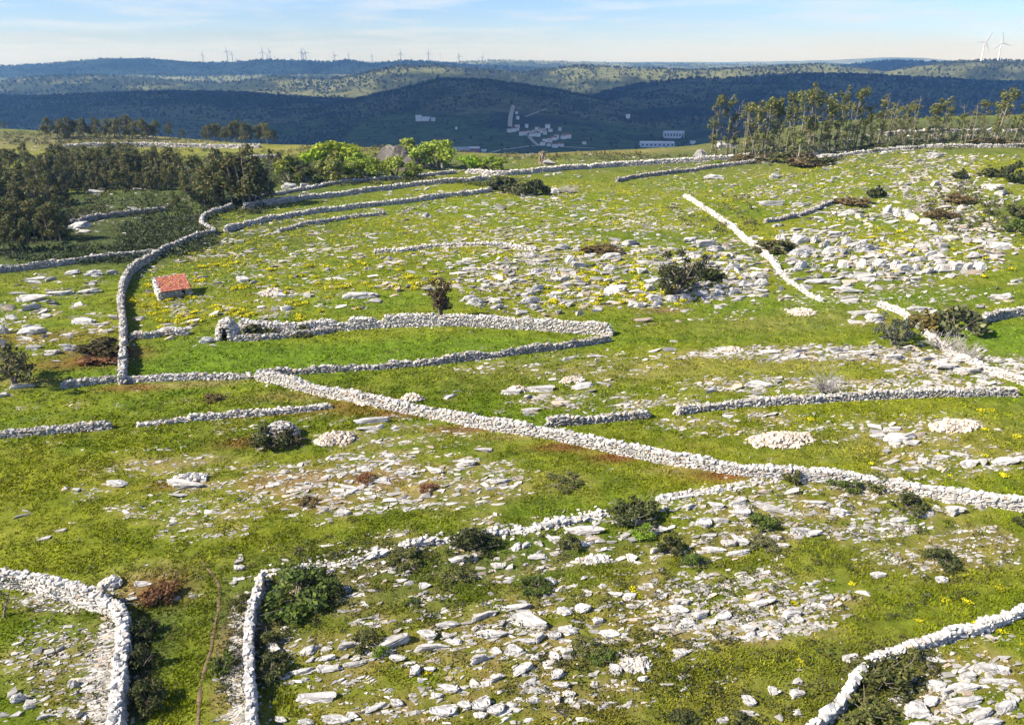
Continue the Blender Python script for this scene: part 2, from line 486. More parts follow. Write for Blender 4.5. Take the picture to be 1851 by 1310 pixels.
def ico(sub):
    bm = bmesh.new(); bmesh.ops.create_icosphere(bm, subdivisions=sub, radius=1.0)
    bm.verts.index_update()
    v = np.array([q.co[:] for q in bm.verts]); f = np.array([[q.index for q in g.verts] for g in bm.faces]); bm.free()
    return v, f

def noise3(p, s, seed):
    return (vnoise(p[:, 0] * s + 3.1 * p[:, 2] * s, p[:, 1] * s, seed) + vnoise(p[:, 1] * s + 5, p[:, 2] * s + 1.7 * p[:, 0] * s, seed + 1) + vnoise(p[:, 2] * s + 9, p[:, 0] * s - 2.2 * p[:, 1] * s, seed + 2)) / 3

def big_rock(seed, kind):
    """weathered limestone block: rounded box, bedding ledges, fissures, pitted top; about 1 x 1 x 1, origin at the base third"""
    rs = np.random.default_rng(seed)
    v, f = ico(4)
    bx = {'slab': 0.5, 'boulder': 0.72, 'crag': 0.62}[kind]
    p = np.sign(v) * np.abs(v) ** bx
    # irregular outline: cut the block by a few random planes
    for i in range({'slab': 10, 'boulder': 13, 'crag': 15}[kind]):
        d = rs.normal(size=3); d[2] *= 0.55; d /= np.linalg.norm(d)
        c = rs.uniform(0.5, 0.92)
        e = np.maximum(p @ d - c, 0)
        p = p - e[:, None] * d * 0.92
    s0 = rs.integers(1000)
    p = p * (1 + 0.34 * (noise3(p, 1.6, s0) - 0.5) + 0.30 * (noise3(p, 4.0, s0 + 5) - 0.5) + 0.11 * (noise3(p, 9.0, s0 + 9) - 0.5) + 0.05 * (noise3(p, 19.0, s0 + 12) - 0.5))[:, None]
    # fissures
    for i in range(3 if kind != 'slab' else 4):
        a = rs.uniform(0, math.pi); dd = np.array([math.cos(a), math.sin(a), rs.uniform(-.2, .2)])
        q = p @ dd + 0.25 * (noise3(p, 1.5, s0 + 20 + i) - 0.5) - rs.uniform(-0.6, 0.6)
        g = np.exp(-(q / 0.05) ** 2) * 0.34
        p = p - np.stack([p[:, 0] * 0.25 * g, p[:, 1] * 0.25 * g, g * (p[:, 2] > -0.2)], -1)
    # bedding ledges
    led = np.sin(p[:, 2] * {'slab': 9, 'boulder': 7, 'crag': 10}[kind] + 2 * noise3(p, 1, s0 + 40))
    p[:, :2] *= (1 + 0.02 * led)[:, None]
    if kind == 'slab':
        p[:, 2] = np.where(p[:, 2] > 0, p[:, 2] * 0.8, p[:, 2])
        p[:, 2] += 0.18 * p[:, 1]
    if kind == 'crag':
        p[:, :2] *= (1.15 - 0.42 * np.clip(p[:, 2], -1, 1))[:, None]
    p = p / (p.max(0) - p.min(0)); p -= (p.max(0) + p.min(0)) / 2
    n = noise3(p, 6, s0 + 50)
    grey = np.array([0.33, 0.315, 0.29]); pale = np.array([0.57, 0.545, 0.5])
    t = sstep(0.35, 0.6, n)[:, None]
    col = grey * (1 - t) + pale * t
    lo = sstep(-0.12, -0.3, p[:, 2])[:, None] * 0.6 * (noise3(p, 3, s0 + 60)[:, None] > 0.45)
    col = col * (1 - lo) + np.array([0.42, 0.31, 0.23]) * lo      # iron-red soil stain round the foot
    return p, f, col

ROCKS = {}
for kind, cnt in (('slab', 9), ('boulder', 9), ('crag', 4)):
    ROCKS[kind] = []
    for i in range(cnt):
        p, f, c = big_rock(100 + i * 7 + len(kind) * 31, kind)
        me = mesh('rock_' + kind, p, f, c, False)
        me.materials.append(M_ROCK)
        ROCKS[kind].append(me)
STONE_ME = []
for v, f in B_STONE:
    me = mesh('wall_stone', v, f, np.array([0.53, 0.507, 0.466]))
    me.materials.append(M_STONE); STONE_ME.append(me)

# ------------------------------------------------------------------ dry stone walls
def resample(P, step):
    # smooth the polyline a little, then equal steps
    for _ in range(2):
        if len(P) > 2:
            Q = [P[0]]
            for a, b in zip(P[:-1], P[1:]):
                Q += [a * .75 + b * .25, a * .25 + b * .75]
            Q.append(P[-1]); P = np.array(Q)
    d = np.r_[0, np.cumsum(np.linalg.norm(np.diff(P[:, :2], axis=0), axis=1))]
    s = np.arange(0, d[-1], step)
    return s, np.stack([np.interp(s, d, P[:, 0]), np.interp(s, d, P[:, 1])], -1), d[-1]

def stone_tint(rs, n, tone):
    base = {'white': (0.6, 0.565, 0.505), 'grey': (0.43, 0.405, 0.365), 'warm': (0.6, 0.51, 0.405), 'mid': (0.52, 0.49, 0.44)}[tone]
    v = rs.uniform(0.55, 1.18, (n, 1))
    t = np.array(base) * v
    wm = rs.random(n) < 0.12
    t[wm] = t[wm] * np.array([1.05, 0.9, 0.75])
    return np.clip(t, 0, 0.8)

WALLS = []
NSTONE = 0
def wall(label, pts, H=1.15, W=0.7, size=0.36, tone='mid', ruin=0.15, seed=1, singles=0, spill=0.6, lean=0.0, gaps=()):
    global NSTONE
    rs = np.random.default_rng(seed + 500)
    H *= .73; W *= .74; size *= .78; ruin = max(ruin, .2)
    p = np.array(pts, float)
    Q = pix(p[:, 0], p[:, 1])
    step = size * 0.5
    s, c, Lg = resample(Q[:, :2], step)
    n = len(s)
    if n < 4: return
    # the pixels trace the foot of the near face: move to the wall's middle
    tx = np.gradient(c[:, 0]); ty = np.gradient(c[:, 1]); ln = np.hypot(tx, ty) + 1e-9; tx /= ln; ty /= ln
    nx, ny = -ty, tx
    toc = np.sign(nx * (-c[:, 0]) + ny * (-c[:, 1]))
    facing = np.abs((nx * c[:, 0] + ny * c[:, 1]) / np.hypot(c[:, 0], c[:, 1]))
    c[:, 0] -= nx * toc * W * 0.5 * facing; c[:, 1] -= ny * toc * W * 0.5 * facing
    wob = W * 0.35 * (fbm(s / 3.1, s * 0 + seed, seed, 3) - 0.5)
    c[:, 0] += nx * wob; c[:, 1] += ny * wob
    hp = H * (1 + 2 * ruin * (fbm(s / 3.5, s * 0 + 3 + seed, seed + 5, 3) - 0.55) + 1.2 * ruin * (fbm(s / 0.9, s * 0, seed + 8, 2) - 0.5))
    for g0, g1, gh in gaps:
        m = sstep(g0 - 0.01, g0 + 0.005, s / Lg) * sstep(g1 + 0.01, g1 - 0.005, s / Lg)
        hp = hp * (1 - m * (1 - gh))
    hp *= np.minimum(1, 0.35 + np.minimum(s, Lg - s) / (H * 0.6))
    hp = np.maximum(hp, 0.1)
    rh = size * (0.5 if proj(Q)[2].mean() > 24 else .62)
    P, S, E, top = [], [], [], []
    gz = hgt(c[:, 0], c[:, 1]) - 0.06
    yaw = np.arctan2(ty, tx)
    i = 0
    nxt = {}
    rows = int(hp.max() / rh) + 1
    for k in range(rows):
        z0 = (k + 0.45) * rh
        for side in (-1, 1):
            q = rs.uniform(0, size)
            while q < Lg:
                lnw = size * rs.choice([.6, .9, 1.2, 1.9], p=[.25, .35, .28, .12]) * rs.uniform(.85, 1.15)
                j = min(int((q + lnw / 2) / step), n - 1)
                if z0 < hp[j] * rs.uniform(0.92, 1.05) + rh * 0.2:
                    hw = W * 0.5 * (1.06 - 0.3 * z0 / max(hp[j], 0.4)) - size * 0.28
                    off = side * (hw + rs.uniform(-0.05, 0.07) * size * 2) + lean * z0
                    P.append((c[j, 0] + nx[j] * off, c[j, 1] + ny[j] * off, gz[j] + z0 + rs.uniform(-.12, .12) * rh))
                    S.append((lnw * 1.04, size * rs.uniform(0.75, 1.1), rh * rs.uniform(0.8, 1.45)))
                    E.append((rs.normal(0, .12), rs.normal(0, .12), yaw[j] + rs.normal(0, .2))); top.append(0)
                q += lnw * 0.93
    q = 0.0
    while q < Lg:      # loose top course
        j = min(int(q / step), n - 1)
        for off in rs.uniform(-0.36, 0.36, 2 if W > 0.5 else 1) * W:
            if hp[j] < .2 and rs.random() < .55: continue
            sz = size * rs.uniform(0.45, 1.55)
            P.append((c[j, 0] + nx[j] * (off + lean * hp[j]), c[j, 1] + ny[j] * (off + lean * hp[j]), gz[j] + hp[j] + rs.uniform(-.3, .22) * rh))
            S.append((sz * 1.1, sz * 0.8, sz * rs.uniform(0.5, 0.95)))
            E.append((rs.normal(0, .35), rs.normal(0, .35), rs.uniform(0, 6.28))); top.append(1)
        q += size * rs.uniform(0.55, 0.9)
    for _ in range(int(Lg * spill)):       # fallen stones along the foot
        j = rs.integers(0, n); off = rs.choice([-1, 1]) * (W * 0.5 + abs(rs.normal(0, 0.35)))
        xx, yy = c[j, 0] + nx[j] * off, c[j, 1] + ny[j] * off
        sz = size * rs.uniform(0.4, 1.0)
        P.append((xx, yy, float(hgt(xx, yy)) + sz * 0.12)); S.append((sz, sz * 0.8, sz * 0.55)); E.append((rs.normal(0, .3), rs.normal(0, .3), rs.uniform(0, 6.28))); top.append(1)
    P = np.array(P); S = np.array(S); E = np.array(E); top = np.array(top)
    T = stone_tint(rs, len(P), tone)
    T[top == 1] *= 1.05
    mid = n // 2
    root = empty('dry_stone_wall', (c[mid, 0], c[mid, 1], gz[mid]))
    tag(root, label, 'wall', 'dry stone field walls', 'thing')
    O = np.array(root.location)
    px, py, sc = proj(P)
    inview = (px > -10) & (px < PW + 10) & (py > 0) & (py < PH + 10)
    # which stones face the camera
    near = np.linalg.norm(P - CAM, axis=1)
    j = np.clip(np.searchsorted(s, np.zeros(1)), 0, n - 1)
    rank = S[:, 0] * sc * (1.0 + 0.6 * (top == 1)) * inview
    # near-side stones first
    cm = np.argmin((P[:, None, 0] - c[None, ::max(1, n // 60), 0]) ** 2 + (P[:, None, 1] - c[None, ::max(1, n // 60), 1]) ** 2, axis=1)
    cd_ = np.linalg.norm(np.c_[c[::max(1, n // 60)], gz[::max(1, n // 60)]] - CAM, axis=1)[cm]
    rank *= np.where((near < cd_ + 0.05) | (top == 1), 1.0, 0.3)
    pick = np.zeros(len(P), bool)
    if singles:
        o = np.argsort(-rank)[:singles]
        o = o[rank[o] > 7.5]
        pick[o] = True
    bankset = B_STONE if sc.mean() > 24 else B_FAR
    var = rs.integers(0, len(bankset), len(P))
    sp = Soup()
    rest = ~pick
    bake(sp, bankset, P[rest] - O, S[rest], E[rest], var[rest], T[rest])
    st = obj('stonework', sp.mesh('stonework'), M_STONE, root)
    tag(st, kind='stuff')
    # rubble heart of the wall
    hw = np.maximum(W * 0.5 - size * 0.45, 0.08)
    cs = []
    for sgn, zf in ((-1, 0), (-1, 1), (1, 1), (1, 0)):
        f_ = (1.0 if zf == 0 else 0.72)
        cs.append(np.stack([c[:, 0] + nx * (sgn * hw * f_ + lean * hp * zf), c[:, 1] + ny * (sgn * hw * f_ + lean * hp * zf), gz + (hp - rh * 0.35) * zf - 0.1 * (1 - zf)], -1))
    Vc = np.stack(cs, 1).reshape(-1, 3) - O
    a = np.arange(n - 1)[:, None] * 4
    Fc = np.concatenate([np.stack([a[:, 0] + k, a[:, 0] + k + 1, a[:, 0] + k + 5, a[:, 0] + k + 4], -1) for k in range(3)])
    Fc = np.concatenate([Fc, [[0, 1, 2, 3], [4 * n - 1, 4 * n - 2, 4 * n - 3, 4 * n - 4]]])
    obj('rubble_core', mesh('rubble_core', Vc, Fc, np.array([0.34, 0.325, 0.3])), M_STONE, root)
    for k in np.nonzero(pick)[0]:
        o = bpy.data.objects.new('stone', STONE_ME[var[k] % len(STONE_ME)])
        COL.objects.link(o); o.parent = root
        o.location = P[k] - O; o.rotation_euler = E[k]; o.scale = S[k]
        NSTONE += 1
    WALLS.append(root)
    return c, gz

wall('long white wall running diagonally from mid left to the right edge', [(462, 686), (560, 710), (640, 727), (700, 740), (760, 753), (850, 772), (950, 788), (1050, 806), (1150, 828), (1250, 848), (1350, 862), (1425, 868), (1480, 872), (1560, 880), (1640, 896), (1750, 912), (1900, 934)],
     H=1.1, W=0.85, size=0.32, tone='white', ruin=0.14, seed=1, singles=300, gaps=((0.66, 0.70, 0.75),))
wall('pale wall along the foot of the bright meadow, left of the diagonal wall', [(218, 693), (300, 689), (380, 687), (455, 685)], H=0.8, W=0.65, size=0.32, tone='mid', ruin=.32, seed=2)
wall('short low wall ending beside the small leaning tree at left', [(110, 703), (160, 697), (214, 691)], H=0.8, W=0.7, size=.34, tone='grey', ruin=.2, seed=3)
wall('crumbling grey wall under the bright meadow, rising to the pen corner', [(470, 684), (520, 678), (600, 673), (680, 669), (745, 664), (830, 655), (900, 646), (1000, 634), (1106, 618)], H=.9, W=.6, size=.32, tone='grey', ruin=.38, seed=4, gaps=((0.28, 0.33, .6), (0.08, 0.12, .55)))
wall('tall thick curved retaining wall above the bright meadow', [(432, 596), (470, 603), (530, 604), (570, 601), (640, 597), (700, 592), (780, 590), (840, 590), (900, 594), (1000, 600), (1060, 604), (1106, 608)], H=1.7, W=1.0, size=.3, tone='white', ruin=.2, seed=5, spill=2.2, gaps=((0.27, 0.30, .55), (0.37, 0.39, .6)))
wall('low front wall of the small pen beside the stone shelter', [(424, 618), (470, 616), (530, 610), (575, 606), (605, 601)], H=.8, W=.6, size=.33, tone='mid', ruin=.25, seed=6)
wall('broken stub wall between the left field wall and stone shelter', [(234, 613), (270, 612), (300, 606), (340, 606)], H=.9, W=.8, size=.38, tone='grey', ruin=.5, seed=7)
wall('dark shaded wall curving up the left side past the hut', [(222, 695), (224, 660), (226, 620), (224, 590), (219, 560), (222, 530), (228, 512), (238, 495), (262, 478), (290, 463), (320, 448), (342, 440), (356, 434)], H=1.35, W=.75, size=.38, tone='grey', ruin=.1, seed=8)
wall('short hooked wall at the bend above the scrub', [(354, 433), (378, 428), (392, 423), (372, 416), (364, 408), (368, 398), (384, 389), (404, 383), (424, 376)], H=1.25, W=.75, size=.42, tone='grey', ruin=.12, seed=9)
wall('upper wall sweeping right from the dark trees along the top meadow', [(440, 378), (470, 374), (520, 366), (600, 357), (690, 345), (755, 336), (820, 331), (890, 326)], H=1.3, W=.8, size=.45, tone='mid', ruin=.12, seed=10)
wall('second terrace wall below the top meadow, ending at the dark bushes', [(410, 420), (453, 407), (500, 398), (537, 391), (600, 383), (680, 373), (755, 365), (830, 355), (892, 347)], H=1.2, W=.8, size=.45, tone='mid', ruin=.15, seed=11)
wall('low broken terrace wall among yellow shrubs below the second terrace', [(504, 420), (530, 414), (551, 408), (590, 402), (640, 395), (700, 389)], H=.8, W=.8, size=.45, tone='grey', ruin=.35, seed=12)
wall('wall skirting the lime green trees below the crag', [(430, 367), (504, 353), (560, 343), (620, 332), (700, 326), (773, 319), (826, 314)], H=1.0, W=.8, size=.48, tone='mid', ruin=.15, seed=13)
wall('thick pale wall along the plateau crest toward the eucalyptus stand', [(842, 314), (900, 318), (940, 316), (998, 311), (1084, 304), (1153, 299), (1220, 295), (1290, 291), (1356, 286)], H=1.5, W=1.6, size=.5, tone='white', ruin=.12, seed=14)
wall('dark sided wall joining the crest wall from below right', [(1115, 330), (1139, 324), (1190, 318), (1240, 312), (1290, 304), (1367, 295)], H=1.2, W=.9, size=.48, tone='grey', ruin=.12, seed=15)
wall('rubbly wall in front of the eucalyptus trees, running to right edge', [(1469, 296), (1527, 282), (1595, 275), (1650, 270), (1697, 267), (1780, 268), (1890, 267)], H=1.0, W=1.4, size=.55, tone='mid', ruin=.35, seed=16, spill=2)
wall('far thin wall behind the eucalyptus trees at right', [(1600, 246), (1650, 242), (1697, 240), (1770, 240), (1880, 240)], H=1.3, W=1.0, size=.6, tone='white', ruin=.3, seed=17)
wall('narrow white wall descending diagonally through the upper right rocks', [(1236, 356), (1262, 372), (1283, 386), (1320, 411), (1346, 438), (1384, 463), (1402, 484), (1416, 502), (1430, 514), (1460, 534), (1485, 546)], H=.95, W=.75, size=.4, tone='white', ruin=.16, seed=18, gaps=((0.8, 1.0, .5),))
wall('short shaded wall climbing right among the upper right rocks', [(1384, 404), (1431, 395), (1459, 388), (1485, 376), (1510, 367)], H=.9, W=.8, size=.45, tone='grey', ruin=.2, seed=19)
wall('white wall dropping past the olive bush to the right edge', [(1585, 553), (1612, 562), (1638, 574), (1672, 606), (1720, 648), (1756, 660), (1802, 680), (1890, 712)], H=.85, W=.7, size=.36, tone='white', ruin=.22, seed=20)
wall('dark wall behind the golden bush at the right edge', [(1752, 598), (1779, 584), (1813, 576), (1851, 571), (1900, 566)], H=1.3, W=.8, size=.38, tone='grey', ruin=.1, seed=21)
wall('long level wall with bare shrub standing behind it', [(1224, 752), (1300, 740), (1400, 733), (1500, 727), (1600, 722), (1700, 718), (1780, 716), (1842, 716)], H=.92, W=.75, size=.31, tone='mid', ruin=.2, seed=22)
wall('short square ended wall stub above the middle of the diagonal wall', [(988, 772), (1050, 768), (1100, 763), (1176, 756)], H=.9, W=.7, size=.34, tone='grey', ruin=.12, seed=23)
wall('low wall entering from left edge with a rusty foot', [(-40, 797), (0, 792), (60, 788), (120, 783), (200, 777)], H=.72, W=.7, size=.32, tone='grey', ruin=.25, seed=24)
wall('pale field wall between the left edge wall and the diagonal wall', [(245, 772), (300, 767), (340, 761), (400, 758), (500, 750), (600, 739)], H=.72, W=.65, size=.31, tone='mid', ruin=.32, seed=25, gaps=((0, .26, .55),))
wall('big foreground wall in the lower left, turning toward the camera', [(-60, 1060), (0, 1062), (55, 1066), (110, 1082), (160, 1098), (205, 1110), (228, 1128), (231, 1167), (225, 1226), (219, 1270), (214, 1345)], H=1.2, W=.75, size=.3, tone='white', ruin=.12, seed=26, singles=300, spill=3.0)
wall('narrow foreground wall running toward the camera beside the path', [(470, 1050), (473, 1079), (458, 1123), (452, 1160), (452, 1215), (456, 1262), (458, 1345)], H=1.05, W=.5, size=.3, tone='white', ruin=.16, seed=27, singles=240, spill=3.0)
wall('ruined low wall across the foreground, half hidden by gorse', [(474, 1042), (540, 1032), (590, 1024), (670, 1013), (703, 1003), (747, 992), (805, 982), (875, 972), (930, 966), (985, 956), (1040, 947), (1102, 930)], H=.34, W=.6, size=.34, tone='white', ruin=1.0, seed=28, singles=160, spill=6, gaps=((0, .27, .2), (.33, .37, .1), (.48, .55, .3), (.7, .76, .3)))
wall('tumbled line of stones right of the round dark bush', [(1190, 908), (1240, 898), (1300, 888), (1360, 878), (1410, 870)], H=.2, W=.9, size=.28, tone='white', ruin=1.0, seed=29, singles=60, spill=3)
wall('crooked wall in the bottom right corner', [(1900, 1090), (1851, 1108), (1800, 1134), (1765, 1148), (1730, 1153), (1680, 1170), (1630, 1184), (1580, 1202), (1550, 1228), (1533, 1258), (1518, 1282), (1480, 1316), (1450, 1345)], H=.7, W=.5, size=.36, tone='white', ruin=.3, seed=30, singles=240, spill=1.2)
wall('grey wall at left below the pine wood, meeting the hut wall', [(-40, 497), (0, 494), (100, 482), (200, 469), (286, 461)], H=1.1, W=.8, size=.42, tone='grey', ruin=.15, seed=31)
wall('wall crossing the scrub between the left wood and lone trees', [(120, 412), (145, 403), (190, 395), (230, 390), (302, 382)], H=1.1, W=1.0, size=.5, tone='grey', ruin=.2, seed=32)
wall('long distant wall below the skyline trees at upper left', [(115, 268), (200, 266), (269, 265), (336, 267), (400, 268), (470, 268)], H=1.6, W=1.2, size=.65, tone='mid', ruin=.2, seed=33)
wall('distant short wall above the lone dark trees', [(385, 292), (420, 290), (460, 288), (505, 286)], H=1.4, W=1.1, size=.6, tone='mid', ruin=.2, seed=34)
wall('curved stone bank in the middle of the yellow shrub field', [(676, 459), (738, 455), (780, 448), (820, 445), (859, 444), (900, 445), (928, 449), (966, 456)], H=.65, W=1.3, size=.42, tone='mid', ruin=.35, seed=35, spill=2)

# ------------------------------------------------------------------ areas used to say where small things lie
AREAS = [
    (1560, 1150, 1860, 1320, 'in the bottom right corner'),
    (480, 1140, 1560, 1320, 'along the bottom edge'),
    (0, 1030, 480, 1320, 'beside the lower left walls'),
    (480, 960, 1000, 1140, 'below the ruined low wall'),
    (1000, 930, 1280, 1140, 'below the round dark bush'),
    (1280, 960, 1860, 1150, 'uphill of the crooked corner wall'),
    (1100, 860, 1860, 960, 'just under the diagonal wall'),
    (0, 800, 1100, 1030, 'in the open left meadow'),
    (1180, 740, 1860, 900, 'between diagonal and level walls'),
    (460, 690, 1180, 860, 'close above the diagonal wall'),
    (0, 700, 460, 800, 'near the left edge wall'),
    (1180, 610, 1860, 745, 'in the strip below the olive bush'),
    (0, 470, 225, 700, 'left of the shaded hut wall'),
    (225, 430, 290, 700, 'left of the red roofed hut'),
    (290, 430, 480, 540, 'behind the red roofed hut'),
    (290, 540, 480, 700, 'below the red roofed hut'),
    (480, 480, 800, 700, 'above the tall retaining wall'),
    (800, 420, 1350, 620, 'in the central boulder field'),
    (1350, 400, 1860, 620, 'in the right hand boulder field'),
    (1180, 230, 1860, 400, 'on the upper right slope'),
    (400, 330, 1180, 480, 'in the upper yellow shrub field'),
    (0, 0, 1860, 480, 'on the far plateau edge'),
    (0, 0, 1860, 1320, 'in the middle pasture'),
]
def area(px, py):
    for x0, y0, x1, y1, s in AREAS:
        if x0 <= px <= x1 and y0 <= py <= y1: return s
    return AREAS[-1][4]
ORD = ['first', 'second', 'third', 'fourth', 'fifth', 'sixth', 'seventh', 'eighth', 'ninth', 'tenth', 'eleventh', 'twelfth']
_U = ['', 'first', 'second', 'third', 'fourth', 'fifth', 'sixth', 'seventh', 'eighth', 'ninth', 'tenth', 'eleventh', 'twelfth', 'thirteenth', 'fourteenth', 'fifteenth', 'sixteenth', 'seventeenth', 'eighteenth', 'nineteenth']
def ordw(i):
    if i < 20: return _U[i]
    t = ['', '', 'twent', 'thirt', 'fort', 'fift', 'sixt', 'sevent', 'eight', 'ninet'][(i // 10) % 10]
    if i >= 100: return 'hundred-and-' + ordw(i - 100) if i > 100 else 'hundredth'
    return t + 'ieth' if i % 10 == 0 else t + 'y-' + _U[i % 10]
NUM = ['zero', 'one', 'two', 'three', 'four', 'five', 'six', 'seven', 'eight', 'nine', 'ten', 'eleven', 'twelve']

def label_by_area(items, K, noun, rest, group):
    """items: (object, px, py, size); the K largest of each area are told apart left to right"""
    A = {}
    for it in items: A.setdefault(area(it[1], it[2]), []).append(it)
    for a, L in A.items():
        L.sort(key=lambda q: -q[3])
        big = sorted(L[:K], key=lambda q: q[1])
        m = len(big)
        for i, it in enumerate(big):
            if m == 1: s = 'the lone %s %s' % (noun, a)
            elif i == 0: s = 'leftmost of the %s biggest %ss %s' % (NUM[m], noun, a)
            elif i == m - 1: s = 'rightmost of the %s biggest %ss %s' % (NUM[m], noun, a)
            else: s = '%s from left of the %s biggest %ss %s' % (ORD[i], NUM[m], noun, a)
            it[0]['label'] = s; it[0]['group'] = group + ' ' + a
        for i, it in enumerate(sorted(L[K:], key=lambda q: q[1])):
            it[0]['label'] = '%s from left of the smaller %ss %s' % (ordw(i + 1), noun, a); it[0]['group'] = group + ' ' + a

# ------------------------------------------------------------------ rocks
RK = []     # px, py, wpx, hpx, kind
def zrocks(s, ox, oy, L, kind='slab'):
    for r in L:
        RK.append((ox + r[0] / s, oy + r[1] / s, r[2] / s, r[3] / s, kind if len(r) < 5 else r[4]))
zrocks(2.73, 600, 830, [(750,755,150,60),(900,720,150,40),(300,875,160,85),(470,845,90,80),(490,910,170,60),(85,900,110,60),(570,805,120,45),(790,850,160,50),(965,775,190,80),(840,800,40,40),(735,960,100,80),(895,925,90,65),(810,935,60,40),(1030,855,60,80),(1100,855,70,60),(1150,735,80,60),(1240,720,80,60),(1165,830,100,60),(965,885,90,50),(610,890,60,40),(570,860,60,40),(680,890,50,30),(325,965,80,55),(110,1000,110,40),(65,965,40,30),(140,955,50,30),(20,1020,50,40),(410,1025,50,70),(480,1025,60,40),(940,1020,110,60),(1110,1045,65,65),(1100,960,60,50),(1160,930,60,50),(1000,965,60,40),(815,1060,80,60),(970,1095,110,30),(1130,1100,75,50),(700,1095,40,50),(580,1115,90,60),(520,1155,60,40),(550,1225,140,75),(655,1195,60,70),(740,1190,100,90),(810,1220,90,70),(735,1250,70,50),(890,1195,50,40),(910,1230,50,30),(1110,1165,40,60),(1170,1145,60,40),(1020,1130,100,40),(990,1180,60,40),(430,1240,35,25),(215,1215,110,40),(320,1190,60,50),(30,1270,120,50),(100,1255,60,40),(860,1275,50,30),(1400,1020,60,60),(1530,1075,60,35),(1300,1100,40,40),(1370,850,90,60),(1310,780,50,50),(1470,665,70,50),(1400,655,70,40),(650,475,140,55),(820,515,70,40),(875,525,40,30),(910,420,50,50),(960,415,50,40),(1015,410,60,30),(1095,380,70,60),(1250,340,180,50),(1260,405,70,30),(1325,395,60,30),(1380,395,50,30),(1500,295,200,40),(1610,335,110,50),(1490,390,70,30),(1450,370,60,30),(1015,470,90,40),(1100,455,50,30),(1020,535,60,20),(1425,485,50,30),(1480,475,50,50),(1080,590,60,50),(460,615,60,40),(380,605,60,30),(200,645,60,20),(365,555,60,20),(730,560,60,30),(1245,575,50,30),(1600,435,60,50),(1720,690,70,50),(1710,730,90,60),(1715,940,60,50),(350,60,80,30),(505,45,90,40),(660,15,90,30),(245,95,70,35),(80,130,100,35),(95,155,80,30),(290,195,80,25),(350,185,70,30),(455,175,60,30),(830,100,100,35),(50,255,80,40)])
zrocks(2.729, 1220, 830, [(75,220,65,45),(200,215,75,50),(310,205,95,40),(330,250,95,60),(145,300,80,65),(225,290,75,40),(480,235,160,40),(680,205,110,35),(565,158,100,20),(810,245,100,50),(985,245,70,30),(1110,290,90,30),(1035,305,60,25),(955,325,50,35),(1240,265,110,30),(1380,240,80,60),(1350,195,60,40),(1500,225,50,40),(620,345,100,50),(690,355,80,40),(500,375,60,40),(530,415,60,40),(320,385,80,70),(270,400,80,50),(310,455,120,30),(190,440,120,30),(170,370,80,30),(920,655,80,25),(750,675,70,40),(1000,560,80,40),(1315,585,60,40),(1420,465,45,25),(40,690,70,50),(120,750,70,60),(60,790,80,60),(240,760,90,60),(430,695,140,50),(570,745,90,60),(500,800,80,50),(605,775,50,50),(360,815,70,60),(370,855,70,50),(240,828,50,25),(120,905,60,40),(30,940,80,40),(865,970,80,45),(600,1135,70,60),(600,1085,50,40),(490,1130,60,50),(365,1175,60,70),(370,1245,90,35),(515,1265,45,45),(600,1240,45,40),(235,1280,60,40),(1290,1100,90,70),(1340,1125,100,60),(1420,1110,150,60),(1530,1020,100,60),(1600,1025,90,55),(1445,1060,80,50),(1545,1087,90,25),(1620,1090,120,30),(1190,1210,120,100),(1260,1180,70,60),(1430,1180,190,55),(1390,1232,100,25),(1500,1245,160,60),(1540,1285,170,60),(1630,1205,130,60),(1665,1165,50,50),(1280,1270,90,30),(1210,1300,110,30),(1115,1165,60,50),(1280,985,100,25),(1545,870,60,25)])
zrocks(6.36, 1560, 780, [(440,50,350,90),(370,125,150,50),(690,310,130,100),(890,280,210,70),(1120,250,220,60),(1220,350,230,100),(1385,330,100,110),(1510,345,110,70),(1690,310,170,110),(1815,300,100,60),(930,415,170,50),(540,415,200,60),(660,400,90,50),(310,410,120,70),(340,340,190,50),(185,420,170,50),(1060,870,180,120),(1180,810,90,50),(1310,855,70,50),(1350,830,80,50),(840,860,70,50),(420,1000,220,70),(270,1035,180,60),(730,905,140,40),(690,955,170,50),(60,1090,120,80),(120,880,150,60),(560,925,130,35)])
zrocks(5.784, 820, 400, [(800,355,200,60,'boulder'),(985,365,150,60,'boulder'),(1130,270,200,70,'boulder'),(570,405,80,50,'boulder'),(1220,395,120,90,'boulder'),(1310,455,200,70,'boulder'),(865,520,170,70,'boulder'),(1040,515,140,80,'boulder'),(1150,490,100,70,'boulder'),(570,515,110,70,'boulder'),(620,560,90,60,'boulder'),(460,590,110,80,'boulder'),(630,620,110,50,'boulder'),(1170,600,150,80,'boulder'),(1300,595,100,80,'boulder'),(1480,610,200,70,'boulder'),(1330,640,110,60,'boulder'),(1170,660,150,60,'boulder'),(800,640,140,60,'boulder'),(640,685,110,60,'boulder'),(525,700,110,60,'boulder'),(880,690,210,70,'boulder'),(390,655,90,40,'boulder'),(380,715,60,40,'boulder'),(780,755,180,60,'boulder'),(170,800,180,70,'boulder'),(240,830,200,80,'boulder'),(430,830,160,60,'boulder'),(800,830,250,70,'boulder'),(450,890,150,70,'boulder'),(860,890,140,70,'boulder'),(1050,800,140,70,'boulder'),(560,930,100,60,'boulder'),(710,945,130,70,'boulder'),(980,970,120,60,'boulder'),(1100,945,90,60,'boulder'),(1490,920,120,60,'boulder'),(1320,950,120,60,'boulder'),(1620,620,90,60,'boulder'),(1700,700,280,130,'slab'),(1640,370,240,90,'boulder'),(1640,480,160,70,'boulder'),(1800,515,90,60,'boulder'),(1700,585,80,50,'boulder'),(70,630,100,50,'boulder'),(180,570,100,30,'slab')])
